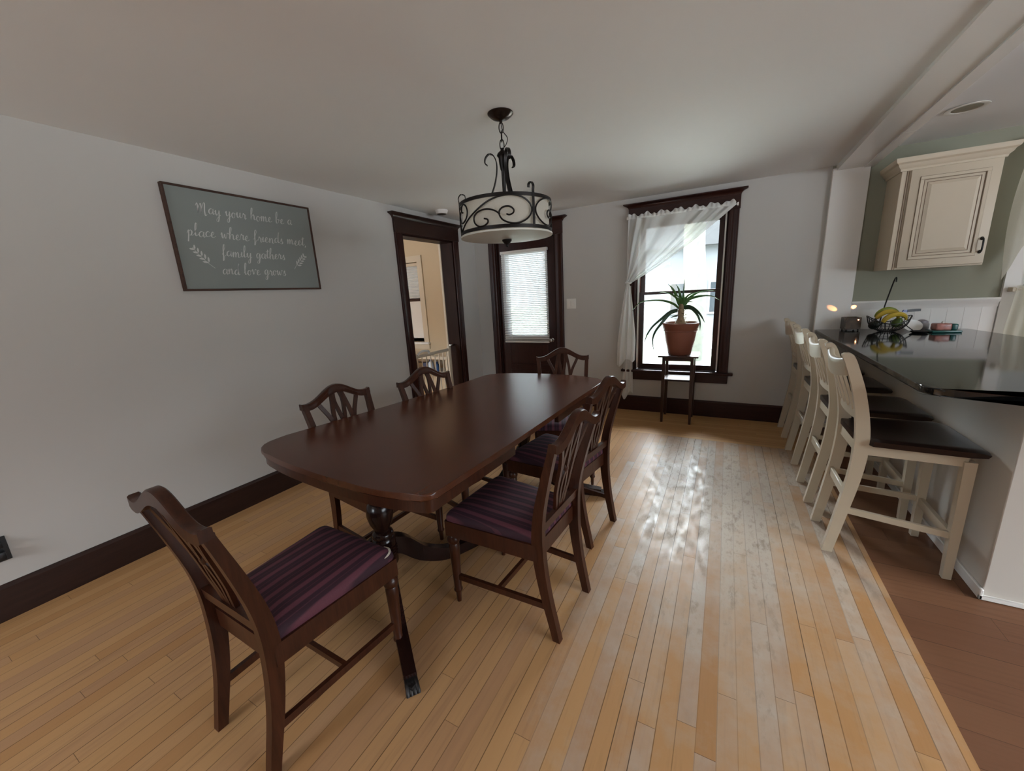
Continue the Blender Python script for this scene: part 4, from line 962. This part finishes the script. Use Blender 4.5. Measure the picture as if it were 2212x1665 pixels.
# ------------------------------------------------------------------ things on the counter
ZC = .9215
t = thing('candle_holder', 'square mottled brown glass candle holder glowing at the counter end', 'candle holder', (.955, 4.345, ZC), .15)
M['mosaic'] = paint('mottled brown glass', (.085, .055, .038), .18, .85, 26)
b = BM()
for (xa, ya, xb, yb) in ((-.052, -.052, .052, -.046), (-.052, .046, .052, .052), (-.052, -.046, -.046, .046), (.046, -.046, .052, .046)): box(b, (xa, ya, .012), (xb, yb, .112))
box(b, (-.046, -.046, .012), (.046, .046, .018)); obj('glass_box', b, M['mosaic'], t, False)
for x in (-.04, .04):
    for y in (-.04, .04):
        b = BM(); sphere(b, (x, y, .0065), .0065); obj('foot', b, M['iron'], t)
b = BM(); lathe(b, [(.02, .018), (.02, .034), (0, .034)], n=16); obj('tealight', b, M['plastic'], t)
b = BM(); sphere(b, (.030, -.0535, .092), .004, (1.2, .5, 1)); obj('lit_opening', b, emis('candle glow', (1., .45, .2), 14), t)['label'] = 'glowing candle light'
for x, zz in ((.829, 1.109), (.979, 1.108)):
    l = bpy.data.lights.new('candle_ray', 'SPOT'); l.energy = 2.2; l.color = (1, .40, .14); l.spot_size = math.radians(17); l.spot_blend = .6; l.shadow_soft_size = .002
    o = bpy.data.objects.new('candle_ray', l); COL.objects.link(o); src = Vector((.955, 4.345, ZC+.116)); o.location = src
    o.rotation_euler = (Vector((x, D-.03, zz))-src).to_track_quat('-Z', 'Y').to_euler()
fb = thing('fruit_basket', 'black wire fruit basket with tall banana hook on the counter', 'basket', (1.165, 4.24, ZC))
def rim(a): return Vector((.135*math.cos(a), .115*math.sin(a), .098+.03*math.cos(2*a)))
b = BM(); tube(b, [rim(2*PI*i/40) for i in range(40)], .0035, 6, True); obj('rim_wire', b, M['blackiron'], fb)
b = BM(); tube(b, [(.055*math.cos(2*PI*i/28), .05*math.sin(2*PI*i/28), .006) for i in range(28)], .0035, 6, True); tube(b, [(.105*math.cos(2*PI*i/28), .09*math.sin(2*PI*i/28), .052) for i in range(28)], .0025, 6, True); obj('base_ring', b, M['blackiron'], fb)
b = BM()
for i in range(26):
    a = 2*PI*i/26; p = rim(a); tube(b, crom([p, Vector((.118*math.cos(a), .102*math.sin(a), .062)), Vector((.085*math.cos(a), .075*math.sin(a), .022)), Vector((.05*math.cos(a), .045*math.sin(a), .008))], 3), .0022, 5)
obj('basket_wires', b, M['blackiron'], fb)
b = BM(); tube(b, crom([(-.02, .115, .07), (-.005, .112, .20), (.008, .085, .33), (.012, .05, .405), (.012, .02, .425), (.010, .0, .41), (.010, -.004, .39)], 6), .0048, 8); obj('banana_hook', b, M['blackiron'], fb)
def fruit(name, lab, cat, loc, rot, fn, mat):
    q = thing(name, lab, cat, loc, 0, None); b = BM(); fn(b); obj(name+'_skin', b, mat, q, True, None, rot); return q
M['ban'] = paint('ripe banana skin', (.52, .36, .035), .5, .12, 14); M['bang'] = paint('greenish banana skin', (.24, .27, .025), .5, .15, 14); M['avo'] = paint('dark avocado skin', (.012, .016, .010), .5, .3, 60, .5); M['pear'] = paint('green pear skin', (.10, .16, .03), .45, .12, 20)
def banana(b):
    P = crom([(.075*math.cos(a), 0, .075*math.sin(a)) for a in [math.radians(x) for x in (10, 35, 60, 90, 120, 145, 165, 172)]], 3)
    tube(b, P, lambda k: .004+.0155*min(1, math.sin(PI*min(1, max(0.02, k*.93)))**.55), 7)
bg_ = 'bananas in the wire basket'
for i, (dx, dy, dz, r, lab, mm) in enumerate(((-.005, .01, .088, (.2, .1, .3), 'yellow banana on the front of the bunch in the fruit basket', 'ban'), (.005, .045, .100, (-.1, .05, .15), 'greenish banana at the top of the bunch in the fruit basket', 'bang'), (.03, -.025, .075, (.45, -.1, .2), 'yellow banana lowest in the bunch in the fruit basket', 'ban'))):
    q = fruit('banana', lab, 'banana', (1.165+dx, 4.24+dy, ZC+dz), r, banana, M[mm]); q['group'] = bg_
    b = BM(); tube(b, crom([Vector((-.073, 0, .012)), Vector((-.078, 0, .0)), Vector((-.082, 0, -.012))], 3), .0045, 6); obj('stem', b, M['avo'], q, True, None, r)
def avocado(b): lathe(b, [(.0, -.040), (.022, -.037), (.034, -.02), (.034, 0), (.026, .022), (.014, .038), (0, .043)], n=16)
fruit('avocado', 'dark avocado at the near side of the fruit basket', 'avocado', (1.085, 4.235, ZC+.055), (1.2, .3, .4), avocado, M['avo'])
fruit('pear', 'green pear behind the bananas in the fruit basket', 'pear', (1.235, 4.285, ZC+.07), (.5, .2, 0), avocado, M['pear'])
kn = thing('kitchen_knife', 'black handled knife with blue collar resting on the fruit', 'knife', (1.255, 4.20, ZC+.165), .25)
b = BM(); bar(b, crom([(0, 0, 0), (.04, 0, .003), (.085, 0, .004)], 4), .016, .018); obj('knife_handle', b, M['black'], kn)
b = BM(); extr(b, [(.004, -.012), (.004, .010), (-.02, .010), (-.03, -.004)], lambda p, q, d: (p, d, q), -.006, .006); obj('bolster', b, cm((.02, .05, .25), .2), kn)
sc = thing('spoon_rest', 'flat black dish with raised handle beside the fruit basket', 'spoon rest', (1.325, 4.135, ZC), .1)
b = BM(); lathe(b, [(0, .001), (.035, 0), (.05, .008), (.054, .014), (.05, .016), (.035, .008), (0, .007)], n=28); obj('dish', b, M['black'], sc)
b = BM(); bar(b, crom([(-.02, .03, .012), (-.06, .04, .05), (-.085, .05, .085)], 5), .022, .006); obj('handle', b, M['black'], sc)
pl2 = thing('ceramic_plate', 'small white oval plate propped between the fruit basket and the butter dish', 'plate', (1.322, 4.262, ZC), 0)
b = BM(); lathe(b, [(0, -.006), (.040, -.005), (.052, .002), (.054, .005), (.04, -.001), (0, -.002)], n=30); o = obj('plate_body', b, M['plastic'], pl2, True, (0, 0, .0435), (math.radians(62), 0, .25)); o.scale = (1.2, .92, 1)
bd = thing('butter_dish', 'teal tray with patterned pink and teal butter dish', 'butter dish', (1.475, 4.185, ZC), .1)
M['teal'] = paint('teal ceramic', (.012, .085, .075), .25, .2, 20); M['pink'] = paint('pink patterned ceramic', (.42, .17, .14), .3, .6, 45)
b = BM(); box(b, (-.085, -.055, 0), (.085, .055, .018), .006, 2); obj('tray', b, M['teal'], bd)
b = BM(); box(b, (-.062, -.04, .018), (.030, .04, .068), .010, 3); obj('dish_lid', b, M['pink'], bd)
b = BM(); box(b, (.028, -.041, .018), (.064, .041, .064), .008, 3); obj('lid_end', b, M['teal'], bd)
b = BM(); sphere(b, (-.01, 0, .074), .009); obj('lid_knob', b, M['plastic'], bd)
gb = thing('round_jar', 'small grey round lidded jar behind the plate', 'jar', (1.40, 4.345, ZC))
b = BM(); lathe(b, [(.036, 0), (.045, .015), (.045, .05), (.036, .06), (0, .06)], n=24); obj('jar_body', b, cm((.30, .28, .28)), gb)
b = BM(); lathe(b, [(.038, .06), (.034, .074), (.012, .084), (0, .085)], n=24); obj('jar_lid', b, cm((.22, .20, .22)), gb)

# ------------------------------------------------------------------ plant on its stand
SX, SY = -.385, 4.255
st = thing('plant_stand', 'small dark walnut plant stand in front of the tall window', 'plant stand', (SX, SY, 0))
b = BM(); box(b, (-.185, -.165, .682), (.185, .165, .700), .004, 2); obj('top_board', b, M['walnut'], st)
b = BM()
for y in (-.128, .128): box(b, (-.12, y-.008, .645), (.12, y+.008, .684))
for x in (-.13, .13): box(b, (x-.008, -.115, .645), (x+.008, .115, .684))
obj('apron', b, M['walnut'], st, False)
b = BM(); box(b, (-.128, -.125, .440), (.128, .125, .454), .003, 1); obj('shelf', b, M['walnut'], st)
for sx in (-1, 1):
    for sy in (-1, 1):
        b = BM(); rings = []
        for z, w in ((0, .011), (.35, .0155), (.684, .016)):
            x, y = sx*(.130+.004*(1-z/.684)), sy*(.125+.010*(1-z/.684)); rings.append([(x-w, y-w, z), (x+w, y-w, z), (x+w, y+w, z), (x-w, y+w, z)])
        loft(b, rings); obj('leg', b, M['walnut'], st, False)
pp = thing('potted_plant', 'strap leaved houseplant in a terracotta pot on the plant stand', 'plant', (SX, 4.25, .7005))
b = BM(); lathe(b, [(0, 0), (.102, 0), (.108, .006), (.120, .06), (.136, .13), (.146, .20), (.150, .232), (.158, .236), (.158, .250), (.163, .255), (.172, .300), (.174, .312), (.166, .316), (.160, .308), (.150, .25), (.14, .246), (0, .246)], n=48); obj('pot', b, M['terra'], pp, angle=45)
b = BM(); lathe(b, [(.158, .285), (.10, .297), (0, .302)], n=28, caps=False); obj('soil', b, M['soil'], pp)
b = BM(); lathe(b, [(.070, .285), (.052, .315), (.034, .345), (.026, .375), (.030, .41), (.028, .44), (.022, .475), (.016, .50), (0, .505)], (-.002, 0, 0), 14)
for i in range(16): 
    a = i*2.4; z = .31+i*.009; r_ = .055-.03*i/16
    bar(b, [(r_*.6*math.cos(a), r_*.6*math.sin(a), z), (r_*1.25*math.cos(a), r_*1.25*math.sin(a), z+.012)], .016, .004)
obj('trunk', b, M['bark'], pp, angle=50)
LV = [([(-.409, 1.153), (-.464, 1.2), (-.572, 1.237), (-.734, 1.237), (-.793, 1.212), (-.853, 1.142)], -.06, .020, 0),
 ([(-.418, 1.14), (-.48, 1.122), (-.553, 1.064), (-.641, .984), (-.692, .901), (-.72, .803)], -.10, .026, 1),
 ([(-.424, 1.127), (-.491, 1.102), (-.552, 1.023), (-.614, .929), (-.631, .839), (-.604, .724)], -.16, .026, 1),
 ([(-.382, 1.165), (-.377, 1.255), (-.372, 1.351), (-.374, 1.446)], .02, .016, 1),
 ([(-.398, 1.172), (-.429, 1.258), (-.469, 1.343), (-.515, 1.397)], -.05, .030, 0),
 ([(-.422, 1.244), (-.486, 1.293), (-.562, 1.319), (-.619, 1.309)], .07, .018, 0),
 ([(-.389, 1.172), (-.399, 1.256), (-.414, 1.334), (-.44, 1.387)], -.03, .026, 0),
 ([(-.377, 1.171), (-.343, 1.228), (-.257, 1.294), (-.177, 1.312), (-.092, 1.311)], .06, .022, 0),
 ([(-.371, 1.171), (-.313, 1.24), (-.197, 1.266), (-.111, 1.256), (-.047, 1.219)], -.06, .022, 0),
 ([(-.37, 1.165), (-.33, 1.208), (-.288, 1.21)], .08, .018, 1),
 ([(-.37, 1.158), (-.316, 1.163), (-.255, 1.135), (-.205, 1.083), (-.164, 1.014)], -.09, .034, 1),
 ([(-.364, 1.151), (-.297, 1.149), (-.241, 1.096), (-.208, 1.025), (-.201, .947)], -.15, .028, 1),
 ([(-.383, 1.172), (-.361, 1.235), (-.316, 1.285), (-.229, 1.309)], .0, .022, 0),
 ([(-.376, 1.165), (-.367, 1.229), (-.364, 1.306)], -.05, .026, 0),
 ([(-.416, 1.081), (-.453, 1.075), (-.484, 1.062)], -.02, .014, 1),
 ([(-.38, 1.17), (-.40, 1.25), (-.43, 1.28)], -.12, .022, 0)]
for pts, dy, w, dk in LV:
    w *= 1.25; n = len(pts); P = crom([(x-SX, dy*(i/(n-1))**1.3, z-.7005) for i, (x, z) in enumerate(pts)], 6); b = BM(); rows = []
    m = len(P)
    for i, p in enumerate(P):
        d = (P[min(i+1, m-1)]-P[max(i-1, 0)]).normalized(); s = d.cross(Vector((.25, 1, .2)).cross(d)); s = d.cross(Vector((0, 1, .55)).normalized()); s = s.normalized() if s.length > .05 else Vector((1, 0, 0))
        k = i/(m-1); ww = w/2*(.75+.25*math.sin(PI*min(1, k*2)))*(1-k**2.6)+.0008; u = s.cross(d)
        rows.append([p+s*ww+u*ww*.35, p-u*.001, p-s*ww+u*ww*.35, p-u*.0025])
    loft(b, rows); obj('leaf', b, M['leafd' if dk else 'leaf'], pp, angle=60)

# ------------------------------------------------------------------ outside
M['bounce_slab'] = paint('pale bounce ground', (.36, .37, .35), .9, .1, 2, .3); M['lawn'] = paint('grass lawn', (.062, .078, .05), .95, .35, 2.2, .4); M['siding'] = paint('house siding', (.085, .09, .095), .8, .05, 2); M['road'] = paint('grey road', (.085, .088, .09), .9, .1, 2); M['roof'] = paint('grey shingles', (.035, .037, .04), .9, .2, 6); M['stone'] = paint('grey stone wall', (.05, .05, .05), .9, .4, 7); M['tbark'] = paint('tree bark', (.06, .064, .052), .9, .4, 8, .6); M['dwin'] = paint('dark far window', (.02, .025, .03), .1, .1); M['ftrim'] = paint('far window trim', (.16, .16, .16), .8, .02)
b = BM(); box(b, (-40, D+T+.02, -.9), (40, 60, -.55)); struct('ground', b, M['lawn'], 'grass lawn outside the tall window', 'ground')
b = BM(); box(b, (-9, D+T+.02, -.549), (9, 9.4, -.53)); struct('bounce_slab', b, M['bounce_slab'], 'pale slab added outside to bounce daylight up to the ceiling', 'bounce_slab')  # added below the window's line of sight, bounces daylight onto the ceiling
b = BM(); box(b, (-40, 13.0, -.549), (40, 16.0, -.53)); struct('street', b, M['road'], 'grey road beyond the lawn', 'road')
tr = thing('tree', 'pale barked tree trunk outside the tall window', 'tree', (-.75, 11.2, -.6))
b = BM(); tube(b, crom([(0, 0, 0), (.05, 0, 1.5), (-.05, .1, 3.5), (.1, 0, 6.)], 6), lambda k: .30-.09*k, 14); obj('trunk', b, M['tbark'], tr)
for p in ([(0, 0, 3.2), (-.9, .2, 4.4), (-2.0, .1, 5.0)], [(0, 0, 3.8), (.9, -.2, 4.8), (1.9, 0, 5.6)], [(.05, 0, 4.8), (-.5, .4, 5.9), (-1.2, .5, 7.)]):
    b = BM(); tube(b, crom(p, 6), lambda k: .12-.09*k, 8); obj('branch', b, M['tbark'], tr)
def house(name, label, cat, x, y, w, d, h, wallm, wins):
    r = thing(name, label, cat, (x, y, -.55)); b = BM(); box(b, (-w/2, 0, 0), (w/2, d, h)); obj('house_wall', b, wallm, r, False)
    b = BM(); extr(b, [(-w/2-.4, h-.05), (w/2+.4, h-.05), (0, h+w*.32)], lambda p, q, e: (p, e, q), -.3, d+.3); obj('roof', b, M['roof'], r, False)
    for (wx, wz, ww, wh) in wins:
        b = BM(); box(b, (wx-ww/2-.08, -.05, wz-.08), (wx+ww/2+.08, .0, wz+wh+.08)); f = obj('window_frame', b, M['ftrim'], r, False)
        b = BM(); box(b, (wx-ww/2, -.06, wz), (wx+ww/2, -.045, wz+wh)); obj('pane', b, M['dwin'], f, False)
house('neighbor_house', 'pale neighbouring house across the road behind the tree', 'house', -3.2, 17, 7.5, 7, 3.4, M['siding'], ((-1.4, 1.0, .8, 1.0), (1.7, .9, .9, 1.1), (2.9, .9, .5, 1.1)))
house('stone_garage', 'grey stone garage across the road to the right of the tree', 'garage', 3.6, 18, 5.2, 6, 2.8, M['stone'], ((0, .8, .9, .9),))
